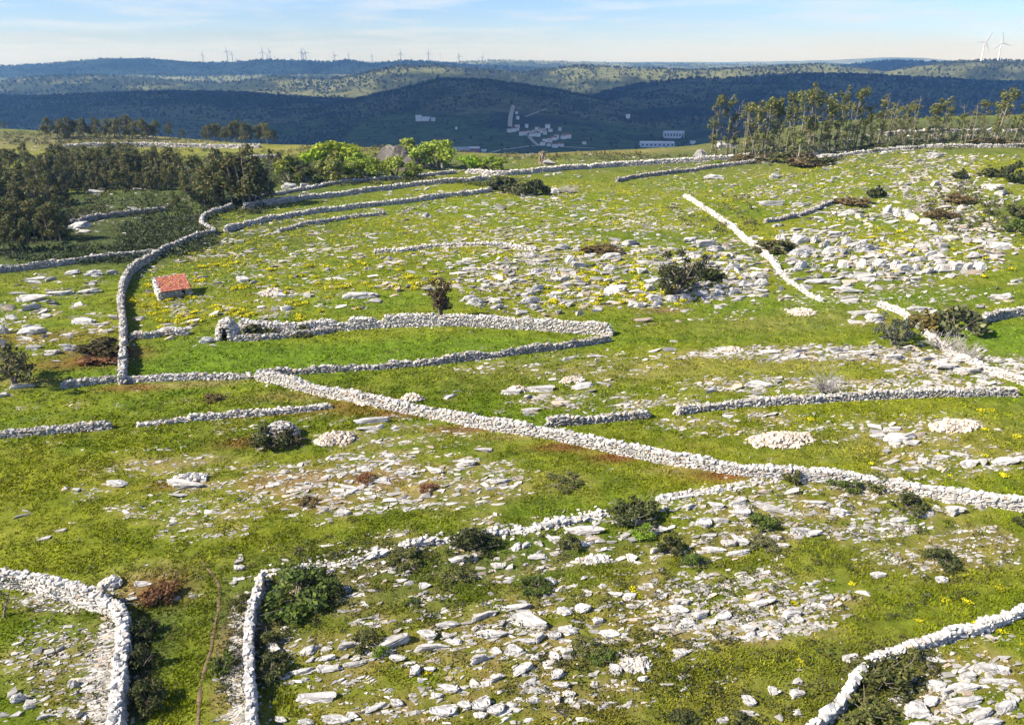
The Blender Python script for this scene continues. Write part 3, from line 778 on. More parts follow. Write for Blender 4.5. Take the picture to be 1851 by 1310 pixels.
zrocks(5.784, 1120, 400, [(740,185,180,90),(900,240,260,70,'boulder'),(1000,285,200,60,'boulder'),(1110,240,70,70,'boulder'),(800,360,90,60,'boulder'),(920,370,110,60,'boulder'),(1020,360,90,60,'boulder'),(620,390,200,60),(230,515,130,70,'boulder'),(310,690,140,80,'boulder'),(370,800,170,80,'boulder'),(390,855,170,60,'boulder'),(550,795,130,90),(170,850,190,100),(1180,480,250,110,'boulder'),(1260,515,120,80,'boulder'),(780,470,110,50),(820,560,110,60,'boulder'),(1440,560,150,80,'boulder'),(1320,590,110,60,'boulder'),(1310,650,170,80,'boulder'),(1470,640,180,90,'boulder'),(1120,625,130,60,'boulder'),(1040,740,160,80,'boulder'),(860,750,180,70,'boulder'),(690,790,140,70,'boulder'),(1180,730,200,80,'boulder'),(1480,720,170,60),(1240,790,200,40),(1690,690,120,60,'boulder'),(1770,780,90,50),(1690,815,80,40),(690,930,80,35),(620,1040,80,30),(250,1035,220,40),(1040,885,140,50),(120,210,240,110),(390,310,140,40),(590,285,90,50,'boulder')])
zrocks(3.77, 1360, 300, [(190,480,110,90,'boulder'),(320,480,170,110,'boulder'),(420,500,70,60,'boulder'),(485,525,80,70,'boulder'),(575,520,50,60,'boulder'),(640,505,80,60,'boulder'),(760,560,200,60,'boulder'),(540,575,150,60,'boulder'),(620,580,70,50,'boulder'),(330,590,180,50,'boulder'),(390,565,70,40,'boulder'),(330,670,160,70,'boulder'),(620,670,80,70,'boulder'),(740,660,70,90,'boulder'),(810,700,70,50,'boulder'),(860,660,90,70,'boulder'),(910,690,60,50,'boulder'),(970,665,100,80,'boulder'),(1030,695,110,60,'boulder'),(1110,690,80,60,'boulder'),(1190,710,80,60,'boulder'),(1130,640,140,50,'boulder'),(1270,700,90,60,'boulder'),(1280,655,100,50,'boulder'),(1400,685,120,70,'boulder'),(1460,690,90,60,'boulder'),(1550,680,80,80,'boulder'),(1500,610,100,50,'boulder'),(1220,600,110,50,'boulder'),(1090,600,60,40,'boulder'),(1140,550,80,50,'boulder'),(1300,540,80,50,'boulder'),(920,590,60,35,'boulder'),(920,300,80,80,'crag'),(990,320,70,90,'crag'),(1060,330,80,80,'crag'),(1120,285,60,60,'boulder'),(1170,380,70,50,'boulder'),(1080,355,80,50,'boulder'),(730,340,70,40,'boulder'),(650,320,110,40,'boulder'),(560,455,120,40),(560,320,40,25,'boulder'),(450,360,60,35,'boulder'),(1240,420,90,50,'boulder'),(1330,420,60,40,'boulder'),(325,765,130,35),(440,740,70,40,'boulder'),(470,790,260,30),(690,750,150,30),(780,770,150,30),(660,850,220,25),(860,820,100,35),(1120,785,80,30),(1220,775,70,25),(1700,885,150,40),(1800,780,90,30),(1640,120,120,100),(1700,170,100,70),(1690,240,60,40,'boulder'),(1310,160,60,50,'boulder'),(1250,120,70,40,'boulder'),(120,250,200,50),(330,260,150,40),(1690,540,180,60),(430,610,70,30)])
zrocks(5.46, 0, 480, [(330,310,330,90),(580,265,260,70),(320,405,180,70,'boulder'),(520,370,110,60,'boulder'),(80,410,110,70,'boulder'),(30,375,120,50),(125,500,110,60),(880,245,230,70),(930,75,190,60,'boulder'),(1110,65,110,60,'boulder'),(720,60,150,60),(500,130,110,50),(340,160,130,50),(830,540,260,80),(1120,510,110,60,'boulder'),(980,575,180,50),(930,650,90,30),(40,630,120,110,'boulder'),(320,630,300,110),(450,690,60,40,'boulder'),(280,700,160,30),(340,800,140,60),(700,800,140,100,'boulder'),(520,840,180,70),(20,760,80,90,'boulder'),(230,1170,240,90),(40,1265,90,60,'boulder'),(770,380,110,40),(460,490,90,50)])
zrocks(5.142, 200, 480, [(890,690,140,70,'boulder'),(740,520,180,40),(270,480,110,50,'boulder'),(560,600,240,70,'boulder'),(690,440,110,60),(1230,120,130,80),(1330,150,80,40),(1010,150,150,50),(1420,250,110,50),(1570,265,130,60),(1820,270,90,60,'boulder'),(1640,390,110,60,'boulder'),(1530,400,70,50,'boulder'),(970,440,90,50),(1100,400,90,40,'boulder'),(1400,385,90,40,'boulder'),(830,100,150,40),(560,115,110,40),(360,235,70,50,'boulder'),(630,360,130,35)])
zrocks(2.892, 600, 400, [(150,380,200,55),(230,410,80,30),(350,355,40,30,'boulder'),(400,335,40,30,'boulder'),(455,325,40,30,'boulder'),(495,350,60,30),(1170,1080,10,10),(1090,870,160,40),(935,885,110,40),(1310,855,150,25),(1440,845,120,12),(1040,980,110,28),(1150,970,100,22),(1240,960,100,16),(880,995,70,18),(210,1040,200,22),(620,915,90,14),(1390,700,90,22),(1240,715,80,18),(1770,665,110,18),(70,1110,10,10),(790,1190,100,18),(705,1250,90,50),(340,1075,60,18)])
zrocks(2.933, 1220, 400, [(660,680,120,40),(500,690,120,25),(850,670,120,50),(990,690,140,50),(1160,710,120,50),(1060,660,120,35),(1330,720,120,40),(1440,760,160,50),(1560,780,180,50),(1650,800,90,25),(1520,720,120,50),(700,690,80,30),(880,715,90,25),(1060,500,110,60),(980,480,140,35),(960,530,80,25),(440,860,160,30),(310,880,100,18),(200,890,120,16),(1200,1130,170,50),(1150,1095,100,30),(1060,1085,80,30),(410,1020,60,25),(510,1020,80,20),(290,1030,80,14),(1740,395,120,35),(1620,450,80,20),(1300,465,160,20),(540,845,70,25),(1820,1250,90,30),(1740,1260,110,50)])
zrocks(2.729, 0, 830, [(580,110,110,45),(590,125,60,25),(375,145,40,30),(325,135,30,35),(110,275,90,20),(300,345,60,22),(220,385,60,25),(855,315,50,18),(620,255,50,20),(950,265,70,25),(1040,250,60,30),(1175,490,50,40),(1185,525,60,40),(925,110,190,50),(540,610,80,35),(710,608,90,30),(655,680,60,30),(870,680,40,30),(950,670,40,25),(1180,585,50,30),(1150,605,40,25),(185,935,50,40,'boulder'),(250,945,55,35,'boulder'),(300,930,50,35,'boulder'),(440,950,40,35),(490,1005,40,40,'boulder'),(360,1100,60,50,'boulder'),(90,1170,70,60,'boulder'),(145,1210,60,45,'boulder'),(60,1140,50,40),(20,1250,50,30),(80,1250,50,30),(380,1250,50,50,'boulder'),(230,1255,80,40),(440,1120,70,40),(1350,920,80,60),(1515,930,80,60),(1610,925,60,30),(1615,970,80,40),(1530,980,35,40),(1490,1035,110,35),(1625,1025,120,35),(1560,1170,180,40),(1640,1265,110,50),(1510,1285,80,40),(1385,1275,60,40)])
zrocks(3.365, 460, 240, [(210,320,100,45,'boulder'),(310,320,70,30,'boulder'),(330,275,60,70,'crag'),(545,285,60,22,'boulder'),(665,275,60,24,'boulder'),(1155,215,45,40,'crag'),(1490,455,60,35,'boulder'),(1650,380,80,35,'boulder'),(1830,350,70,50,'boulder'),(1790,180,80,40,'boulder'),(1050,500,50,30,'boulder')])
RK += [(1500, 280, 60, 16, 'boulder'), (1690, 280, 40, 14, 'boulder'), (1400, 318, 26, 12, 'boulder'), (1290, 320, 40, 12, 'boulder'), (1310, 262, 40, 14, 'boulder'), (55, 352, 10, 8, 'boulder'), (85, 352, 20, 14, 'boulder'), (240, 378, 24, 9, 'boulder'), (250, 342, 30, 6, 'slab'), (175, 345, 30, 7, 'slab'), (140, 404, 40, 22, 'slab'), (1620, 790, 50, 18, 'slab')]

HK = {'slab': 0.42, 'boulder': 0.75, 'crag': 1.3}
def rock_dims(rx, ry, rw, rh, kind, Q):
    _, _, sc = proj(Q)
    dist = np.linalg.norm(Q - CAM, axis=1)
    dep = np.arcsin(np.clip((CAM[2] - Q[:, 2]) / dist, 0.05, 1))
    Wm = rw / sc; Hm = rh / sc
    k = np.array([HK[q] for q in kind])
    D = Hm / (np.sin(dep) + k * np.cos(dep))
    D = np.clip(D, 0.35 * Wm, 1.5 * Wm)
    return Wm, D, np.clip(D * k, 0.12, 3.5), sc

kk = [r[4] for r in RK]
A_ = np.array([r[:4] for r in RK])
Q = pix(A_[:, 0], A_[:, 1] + A_[:, 3] * 0.35)
Wm, Dm, Hm, sc = rock_dims(A_[:, 0], A_[:, 1], A_[:, 2], A_[:, 3], kk, Q)
HERO = [(A_[i, 2] * A_[i, 3], Q[i], Wm[i], Dm[i], Hm[i], kk[i], A_[i, 0], A_[i, 1]) for i in range(len(RK))]

# scattered rocks by area: cx, cy, rx, ry, count, size min, size max (m), flatness, line-up
SC_AREAS = [
    (1090, 500, 280, 62, 460, .3, 1.35, .65, .1), (1620, 445, 230, 70, 560, .35, 1.5, .65, .1), (1600, 350, 260, 50, 620, .3, 1.1, .6, .2), (1700, 335, 90, 60, 260, .35, 1.3, .65, .1),
    (1330, 485, 90, 60, 190, .3, 1.3, .65, .1), (750, 430, 440, 90, 1000, .25, 1.05, .5, .5), (1000, 400, 260, 60, 300, .3, 1.1, .5, .5), (1150, 370, 200, 50, 340, .15, .6, .5, .4), (1080, 440, 240, 50, 420, .15, .6, .5, .4), (1300, 330, 160, 30, 200, .2, .9, .6, .3),
    (100, 560, 120, 75, 110, .15, .7, .5, .6), (720, 870, 250, 55, 620, .08, .55, .35, .7), (560, 890, 120, 60, 160, .08, .4, .4, .5), (950, 1060, 480, 130, 700, .08, .42, .5, .6), (900, 1220, 420, 90, 420, .08, .38, .5, .5),
    (1450, 925, 260, 55, 560, .08, .45, .45, .7), (1340, 1095, 190, 65, 620, .08, .45, .5, .4), (1700, 990, 160, 45, 260, .08, .35, .5, .7), (1760, 1230, 110, 85, 150, .1, .45, .5, .4),
    (1500, 640, 260, 14, 520, .12, .7, .35, .8), (1740, 665, 130, 22, 260, .12, .7, .4, .6), (1380, 695, 180, 14, 240, .1, .55, .3, .8), (1650, 695, 180, 10, 200, .12, .6, .35, .8), (1090, 725, 170, 14, 180, .1, .5, .3, .9), (1010, 660, 240, 22, 200, .1, .45, .3, .9),
    (1720, 830, 150, 40, 180, .1, .4, .4, .6), (1500, 770, 330, 26, 330, .08, .45, .35, .9), (640, 780, 260, 40, 260, .07, .4, .3, .9), (330, 880, 200, 60, 260, .07, .35, .4, .7), (350, 940, 120, 40, 120, .07, .3, .4, .7),
    (110, 1210, 120, 90, 260, .07, .32, .6, .2), (190, 1250, 35, 70, 420, .08, .28, .6, .1), (195, 1180, 24, 60, 260, .08, .28, .6, .1), (432, 1230, 18, 90, 380, .08, .3, .6, .1), (440, 1120, 18, 40, 120, .08, .28, .6, .1), (520, 1190, 60, 60, 60, .08, .3, .5, .3),
    (130, 1090, 110, 18, 160, .07, .25, .6, .2), (430, 520, 220, 60, 330, .15, .6, .5, .5), (1330, 550, 250, 30, 160, .1, .5, .35, .6), (1600, 530, 200, 18, 180, .15, .7, .35, .9), (1000, 810, 900, 480, 700, .05, .16, .5, .2), (900, 300, 400, 25, 220, .3, 1.0, .6, .4), (150, 255, 160, 20, 120, .4, 1.2, .4, .6), (1560, 285, 300, 14, 280, .3, 1.1, .6, .3), (1640, 245, 200, 12, 160, .4, 1.2, .6, .3), (200, 380, 160, 50, 60, .3, 1.0, .5, .3), (200, 760, 300, 60, 90, .07, .3, .35, .7),
]
PX, PY, SZ, FL = [], [], [], []
for cx, cy, rx, ry, cnt, s0, s1, fl, lin in SC_AREAS:
    cnt = int(cnt * 2.3); lin = min(.85, lin + .25)
    nl = int(cnt * lin / 9)
    m = cnt - nl * 9
    a = rng.uniform(0, 6.283, m); r = np.sqrt(rng.uniform(0, 1, m)) * rng.uniform(.8, 1.1, m)
    PX.append(cx + rx * r * np.cos(a)); PY.append(cy + ry * r * np.sin(a))
    for _ in range(nl):
        a0 = rng.uniform(0, 6.283); r0 = math.sqrt(rng.uniform())
        lx, ly = cx + rx * r0 * math.cos(a0), cy + ry * r0 * math.sin(a0)
        dp_ = max(.09, PITCH + math.atan((ly - PH / 2) / F)); scp = F * math.sin(dp_) / 26.0
        ll = 9 * (s0 + .45 * (s1 - s0)) * scp * rng.uniform(.55, 1.3); sl = rng.uniform(-.26, -.08)
        q = rng.uniform(-.5, .5, 9) * ll
        PX.append(lx + q); PY.append(ly + q * sl + rng.normal(0, 2.0, 9))
    u = rng.random(m + nl * 9)
    g_ = .85 if cy < 620 else .86
    SZ.append(g_ * s0 * (s1 / s0) ** (u ** 1.5)); FL.append(np.full(m + nl * 9, fl))
for h in HERO:
    m = int(rng.integers(3, 9)) if h[7] < 800 else int(rng.integers(1, 5))
    PX.append(h[6] + rng.normal(0, .55, m) * (h[0] ** .5) * 1.3); PY.append(h[7] + rng.normal(0.15, .42, m) * (h[0] ** .5))
    SZ.append(rng.uniform(.1, .34, m) * h[2]); FL.append(np.full(m, .55))
PX = np.concatenate(PX); PY = np.concatenate(PY); SZ = np.concatenate(SZ); FL = np.concatenate(FL)
ok = (PX > -60) & (PX < PW + 60) & (PY < PH + 40) & (PY > 232)
PX, PY, SZ, FL = PX[ok], PY[ok], SZ[ok], FL[ok]
Q = pix(PX, PY)
keep = np.linalg.norm(Q[:, :2], axis=1) < 330
PX, PY, SZ, FL, Q = PX[keep], PY[keep], SZ[keep], FL[keep], Q[keep]

HERO.sort(key=lambda h: -h[0])
rock_items = []
for k, (ar, q, wm, dm, hm, kind, px_, py_) in enumerate(HERO[:300]):
    lib = ROCKS[kind]
    o = bpy.data.objects.new({'slab': 'limestone_slab', 'boulder': 'limestone_boulder', 'crag': 'limestone_crag'}[kind], lib[int(rng.integers(len(lib)))])
    COL.objects.link(o)
    bury = 0.36 if kind != 'crag' else 0.2
    tot = min(hm, 1.0 if kind != 'crag' else 3) / (1 - bury) * (1.2 if kind == 'boulder' else 1.05)
    o.location = (q[0], q[1], q[2] + tot * (0.5 - bury))
    k_ = 1.02 if py_ > 800 else .9
    o.scale = (wm * k_ * 1.08, dm * k_ * .92, tot * k_ * .95)
    o.rotation_euler = (rng.normal(0, .07), rng.normal(0, .07), 0.15 + rng.normal(0, .16) + (math.pi if rng.random() < .5 else 0))
    o['category'] = 'rock'; o['kind'] = 'thing'
    rock_items.append((o, px_, py_, ar))
label_by_area(rock_items, 10, 'limestone rock', 'smaller pale limestone rock', 'limestone rocks')

sp = Soup()
rest = HERO[300:]
if rest:
    P = np.array([h[1] for h in rest]); S = np.array([(h[2], h[3], h[4] * 1.5) for h in rest])
    Q = np.concatenate([Q, P]); SZ3 = S
nb = len(SZ)
asp = rng.uniform(0.55, 1.0, nb)
S = np.stack([SZ * rng.uniform(1.0, 2.3, nb), SZ * asp, SZ * FL * rng.uniform(.5, 1.0, nb)], -1)
if rest: S = np.concatenate([S, SZ3])
E = np.stack([rng.normal(0, .15, len(S)), rng.normal(0, .15, len(S)), 0.15 + rng.normal(0, .26, len(S))], -1)
P = Q.copy(); P[:, 2] += S[:, 2] * 0.12
T = stone_tint(rng, len(S), 'white'); T *= rng.uniform(.7, 1.05, (len(S), 1))
bake(sp, B_ROCK, P, S, E, rng.integers(0, len(B_ROCK), len(S)), T)
o = obj('loose_stone', sp.mesh('loose_stone'), M_STONE)
tag(o, 'small white limestone stones strewn through the grass', 'stones', kind='stuff')

DIRTMAP = np.zeros_like(GH)
for X_, Y_, W_ in ((P[:, 0], P[:, 1], np.clip(S[:, 0], .05, 1.5)), (np.array([h[1][0] for h in HERO]), np.array([h[1][1] for h in HERO]), np.clip(np.array([h[2] for h in HERO]), .2, 3) * 1.6)):
    np.add.at(DIRTMAP, (np.clip(np.round((Y_ - GY0) / GS).astype(int), 1, GH.shape[0] - 2), np.clip(np.round((X_ - GX0) / GS).astype(int), 1, GH.shape[1] - 2)), W_)
for _ in range(2):
    DIRTMAP[1:-1, 1:-1] = (DIRTMAP[1:-1, 1:-1] * 2 + DIRTMAP[:-2, 1:-1] + DIRTMAP[2:, 1:-1] + DIRTMAP[1:-1, :-2] + DIRTMAP[1:-1, 2:]) / 6
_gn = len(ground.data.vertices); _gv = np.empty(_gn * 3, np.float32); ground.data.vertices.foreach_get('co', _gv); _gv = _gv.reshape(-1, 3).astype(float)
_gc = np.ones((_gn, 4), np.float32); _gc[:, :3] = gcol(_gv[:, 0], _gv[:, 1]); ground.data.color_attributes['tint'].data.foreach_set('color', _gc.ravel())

# crags that stand above the ground
def crag(name, label, px, py, wpx, hpx, me, col=None, rz=0.0):
    q = pix(px, py)[0]; sc = proj(q)[2]
    o = obj(name, me.copy() if col is not None else me, None)
    wm, hm = wpx / sc, hpx / sc
    if col is not None:
        at = o.data.color_attributes['tint']; n = len(o.data.vertices)
        a = np.empty(n * 4, np.float32); at.data.foreach_get('color', a); a = a.reshape(-1, 4); a[:, :3] *= np.array(col); at.data.foreach_set('color', a.ravel())
    o.location = (q[0], q[1], q[2] + hm * 0.36); o.scale = (wm * 1.1, wm * .9, hm * 1.25); o.rotation_euler = (0, 0, rz)
    return tag(o, label, 'rock', None, 'thing')
crag('limestone_crag', 'dark grey pointed crag between the lime green trees', 728, 304, 84, 42, ROCKS['crag'][0], (.27, .255, .24), 0.4)
crag('limestone_pillar', 'upright mossy rock pillar on the plateau edge above the village', 980, 297, 19, 24, ROCKS['boulder'][1], (.62, .52, .36), 1.0)
crag('limestone_crag', 'dark boulder at left end of the crest wall by the eucalyptus', 1268, 285, 24, 15, ROCKS['crag'][2], (.45, .45, .46), 2.0)

# heaps of cleared stones
def heap(label, px, py, wpx, dpx, hm, n, size, tone, seed, singles=0):
    rs = np.random.default_rng(seed); q = pix(px, py)[0]; sc = proj(q)[2]
    dist = np.linalg.norm(q - CAM); dep = math.asin((CAM[2] - q[2]) / dist)
    rx = wpx / sc / 2; ry = max(dpx / sc / 2 / max(math.sin(dep), .2) * 0.8, 0.4)
    a = rs.uniform(0, 6.283, n); r = np.sqrt(rs.uniform(0, 1, n)) * rs.uniform(.85, 1.15, n)
    x = q[0] + rx * r * np.cos(a); y = q[1] + ry * r * np.sin(a) + 0.12 * (rx * r * np.cos(a))
    z = hgt(x, y) + hm * np.clip(1 - r ** 2, 0, 1) * rs.uniform(.55, 1.0, n) + size * .1
    P = np.stack([x, y, z], -1); sz = size * rs.uniform(.5, 1.5, n)
    S = np.stack([sz * 1.15, sz * .85, sz * .65], -1); E = np.stack([rs.normal(0, .4, n), rs.normal(0, .4, n), rs.uniform(0, 6.28, n)], -1)
    T = stone_tint(rs, n, tone)
    root = empty('stone_heap', q); tag(root, label, 'stone heap', 'heaps of cleared stones')
    sp = Soup(); bake(sp, B_STONE, P - q, S, E, rs.integers(0, 20, n), T)
    # soil and rubble body under the stones
    v, f = ico(2); v = v * np.array([rx * .9, ry * .9, hm * .75]); v[:, 1] += .12 * v[:, 0]
    v[:, 2] += hgt(q[0] + v[:, 0], q[1] + v[:, 1]) - q[2]
    sp.add(v, f, np.array([.33, .28, .22]))
    tag(obj('stonework', sp.mesh('stonework'), M_STONE, root), kind='stuff')
heap('broad warm white heap of cleared stones below the level wall', 1410, 797, 118, 28, .55, 420, .26, 'warm', 1)
heap('long stone heap with yellow shrubs near the right edge', 1725, 771, 95, 20, .4, 260, .26, 'warm', 2)
heap('pale stone heap beside the round ruin', 606, 795, 70, 24, .5, 230, .26, 'warm', 3)
heap('small cream stone heap on the grass above the stub wall', 935, 706, 34, 12, .35, 110, .24, 'warm', 4)
heap('cream stone heap right of the flat slabs, above the stub wall', 1035, 689, 44, 11, .35, 120, .24, 'warm', 5)
heap('orange tinted stone heap against the far side of the diagonal wall', 745, 722, 40, 12, .45, 130, .24, 'warm', 6)
heap('orange stone heap under the near side of the diagonal wall', 668, 727, 46, 14, .4, 120, .24, 'warm', 7)
heap('pinkish stone heap in the grass right of the hut', 492, 531, 36, 14, .5, 110, .3, 'warm', 8)
heap('cream stone heap in the pasture right of the central boulders', 1450, 566, 50, 15, .45, 160, .27, 'warm', 9)
heap('small pinkish stone heap on the white strip at right', 1320, 634, 48, 9, .3, 100, .25, 'warm', 10)
heap('rubble heap in the foreground rock rows, right of centre', 1150, 1202, 52, 20, .16, 150, .17, 'mid', 11)
heap('flat rubble patch below the round dark bush', 1075, 1012, 58, 18, .14, 130, .19, 'mid', 12)
heap('stone heap in the left meadow with a rusty foot', 340, 868, 64, 20, .45, 120, .26, 'white', 13)
heap('stone heap at the corner of the lower left wall', 200, 1058, 40, 14, .4, 70, .26, 'white', 14)

# ------------------------------------------------------------------ plants: shapes
def leafcloud(sp, C, Rd, n, size, cols, rs, flat=1.0, shell=0.55, asp=0.55, top=None):
    """n leaf sprays spread through the clumps C (centres) with radii Rd"""
    C = np.asarray(C, float); Rd = np.asarray(Rd, float)
    if Rd.ndim == 1: Rd = np.stack([Rd, Rd, Rd * flat], -1)
    wgt = (Rd.prod(1)) ** 0.75
    k = rs.choice(len(C), n, p=wgt / wgt.sum())
    d = rs.normal(size=(n, 3)); d /= np.linalg.norm(d, axis=1)[:, None]
    r = shell + (1 - shell) * rs.random(n) ** 0.6
    r *= rs.uniform(0.8, 1.12, n)
    P = C[k] + d * r[:, None] * Rd[k]
    nrm = d + rs.normal(0, .7, (n, 3)); nrm /= np.linalg.norm(nrm, axis=1)[:, None]
    u = np.cross(nrm, rs.normal(size=(n, 3))); u /= np.linalg.norm(u, axis=1)[:, None]
    v = np.cross(nrm, u)
    s = size * rs.uniform(.55, 1.35, n)[:, None]
    V = np.stack([P - u * s - v * s * asp * .5, P + u * s * .1 - v * s * asp, P + u * s, P + u * s * -.1 + v * s * asp], 1).reshape(-1, 3)
    Fq = np.arange(4 * n).reshape(-1, 4)
    cols = np.asarray(cols, float)
    c = cols[rs.integers(0, len(cols), n)] * rs.uniform(.65, 1.35, n)[:, None]
    if top is not None:                         # flower heads sit on the upper shell
        m = (d[:, 2] > top[1]) & (rs.random(n) < top[2])
        c[m] = np.array(top[0]) * rs.uniform(.75, 1.2, m.sum())[:, None]
    sp.add(V, Fq, np.repeat(c, 4, axis=0))

def tube(sp, pts, rad, col, sides=6):
    pts = np.asarray(pts, float); n = len(pts)
    rad = np.broadcast_to(np.asarray(rad, float), (n,))
    t = np.gradient(pts, axis=0); t /= np.linalg.norm(t, axis=1)[:, None] + 1e-9
    ref = np.where(np.abs(t[:, 2:3]) > .9, np.array([[1., 0, 0]]), np.array([[0, 0, 1.]]))
    a = np.cross(t, ref); a /= np.linalg.norm(a, axis=1)[:, None] + 1e-9; b = np.cross(t, a)
    th = np.arange(sides) / sides * 2 * math.pi
    V = pts[:, None] + rad[:, None, None] * (a[:, None] * np.cos(th)[None, :, None] + b[:, None] * np.sin(th)[None, :, None])
    i = np.arange(n - 1)[:, None] * sides + np.arange(sides)[None]
    j = np.arange(n - 1)[:, None] * sides + (np.arange(sides)[None] + 1) % sides
    Fq = np.stack([i, j, j + sides, i + sides], -1).reshape(-1, 4)
    sp.add(V.reshape(-1, 3), Fq, col)

def limb(rs, p0, d, L, n=5, wob=.12):
    p = [np.array(p0, float)]; d = np.array(d, float)
    for i in range(n - 1):
        d = d + rs.normal(0, wob, 3); d /= np.linalg.norm(d)
        p.append(p[-1] + d * L / (n - 1))
    return np.array(p)

BARKC = np.array([.19, .155, .12]); PALEBARK = np.array([.27, .225, .175])
def make_tree(kind, seed):
    """returns (trunk mesh, crown mesh or None), unit height"""
    rs = np.random.default_rng(seed)
    tk = Soup(); cr = Soup()
    if kind in ('eucalyptus', 'dead'):
        lean = rs.normal(0, .05, 2)
        p = limb(rs, (0, 0, 0), (lean[0], lean[1], 1), .96, 8, .035)
        tube(tk, p, np.linspace(.011, .0035, 8), PALEBARK * rs.uniform(.7, 1.1))
        if rs.random() < .6:
            p2 = limb(rs, (0.02, 0.01, 0), (lean[0] + rs.normal(0, .08), lean[1] + .03, 1), rs.uniform(.6, .85), 7, .04)
            tube(tk, p2, np.linspace(.009, .003, 7), PALEBARK * rs.uniform(.7, 1.1))
        C, Rr = [], []
        for i in range(9 if kind == 'eucalyptus' else 12):
            z = rs.uniform(.35, .93); a = rs.uniform(0, 6.28)
            k = np.argmin(np.abs(p[:, 2] - z))
            q = limb(rs, p[k], (math.cos(a), math.sin(a), .9), rs.uniform(.06, .17), 4, .2)
            tube(tk, q, np.linspace(.004, .0015, 4), PALEBARK * .8, 4)
            if kind == 'eucalyptus': C.append(q[-1]); Rr.append(rs.uniform(.03, .065))
        if kind == 'eucalyptus':
            for i in range(6):
                C.append(p[-1] + rs.normal(0, .035, 3) * np.array([1.3, 1.3, .8]) - np.array([0, 0, .02 + i * .02])); Rr.append(rs.uniform(.04, .07))
            for i in range(int(rs.integers(3, 9))):      # shaggy lower sprouts
                z = rs.uniform(.08, .6); k = np.argmin(np.abs(p[:, 2] - z)); C.append(p[k] + rs.normal(0, .02, 3)); Rr.append(rs.uniform(.035, .075))
            leafcloud(cr, C, Rr, 620, .018, [(.13, .15, .036), (.17, .175, .045), (.09, .11, .03), (.22, .2, .06)], rs, 1.25, .25)
        else:
            leafcloud(cr, [p[-2], p[3]], [.03, .05], 40, .014, [(.16, .13, .08), (.1, .11, .04)], rs, 1.5, .2)
    elif kind == 'wood':
        p = limb(rs, (0, 0, 0), (rs.normal(0, .04), rs.normal(0, .04), 1), .85, 7, .04)
        tube(tk, p, np.linspace(.018, .005, 7), BARKC * rs.uniform(.8, 1.5))
        C, Rr = [], []
        base = rs.uniform(.16, .32)
        for i in range(15):
            z = base + (1 - base) * (i + .5) / 15 * .92
            wdt = .25 * (1 - ((z - base) / (1 - base)) ** 1.6) + .04
            a = rs.uniform(0, 6.28); rr = wdt * rs.uniform(.3, .9)
            C.append((math.cos(a) * rr, math.sin(a) * rr, z)); Rr.append(rs.uniform(.06, .13))
            k = np.argmin(np.abs(p[:, 2] - z + .1))
            tube(tk, np.array([p[k], p[k] * .4 + np.array(C[-1]) * .6, C[-1]]), [.006, .004, .002], BARKC, 4)
        leafcloud(cr, C, Rr, 1000, .028, [(.095, .115, .034), (.12, .135, .036), (.155, .14, .045), (.07, .085, .028), (.2, .15, .055)], rs, 1.1, .3)
    elif kind == 'broad':
        C, Rr = [], []
        for s_ in range(4):
            a = s_ * 1.57 + rs.uniform(-.5, .5)
            q = limb(rs, (rs.normal(0, .03), rs.normal(0, .03), 0), (.55 * math.cos(a), .55 * math.sin(a), .8), rs.uniform(.5, .72), 6, .12)
            tube(tk, q, np.linspace(.035, .01, 6), BARKC * .9)
            for i in range(3, 6):
                b = limb(rs, q[i], rs.normal(0, .6, 3) + np.array([math.cos(a) * .6, math.sin(a) * .6, .5]), .2, 4, .2)
                tube(tk, b, np.linspace(.012, .004, 4), BARKC * .9, 4); C.append(b[-1]); Rr.append(rs.uniform(.13, .2))
        for i in range(9):
            a = rs.uniform(0, 6.28); rr = rs.uniform(0, .42)
            C.append((rr * math.cos(a), rr * math.sin(a), .78 - rr * .55 + rs.uniform(-.1, .08))); Rr.append(rs.uniform(.12, .18))
        leafcloud(cr, C, Rr, 1500, .05, [(1, 1, 1), (.8, .85, .8), (1.15, 1.1, 1.0), (.65, .72, .6)], rs, .8, .5)
    return tk.mesh('trunk', True), (cr.mesh('crown') if cr.V else None)

def tree_obj(name, tm, cm, loc, h, wd, rz, lean=(0, 0), crown_name='crown'):
    r = empty(name, loc, rz)
    r.scale = (h * wd, h * wd, h)
    obj('trunk', tm, M_BARK, r)
    if cm is not None: obj(crown_name, cm, M_LEAF, r)
    return r

def tinted(me, col, f=None):
    m = me.copy(); n = len(m.vertices); at = m.color_attributes['tint']
    a = np.empty(n * 4, np.float32); at.data.foreach_get('color', a); a = a.reshape(-1, 4); a[:, :3] *= np.array(col); at.data.foreach_set('color', a.ravel())
    return m

EUC = [make_tree('eucalyptus', 900 + i) for i in range(7)]
DEAD = [make_tree('dead', 930 + i) for i in range(2)]
WOODT = [make_tree('wood', 960 + i) for i in range(7)]
BROAD = [make_tree('broad', 990 + i) for i in range(4)]

def plant_px(px, py_base, hpx):
    q = pix(px, py_base)[0]; sc = proj(q)[2]
    return q, hpx / sc

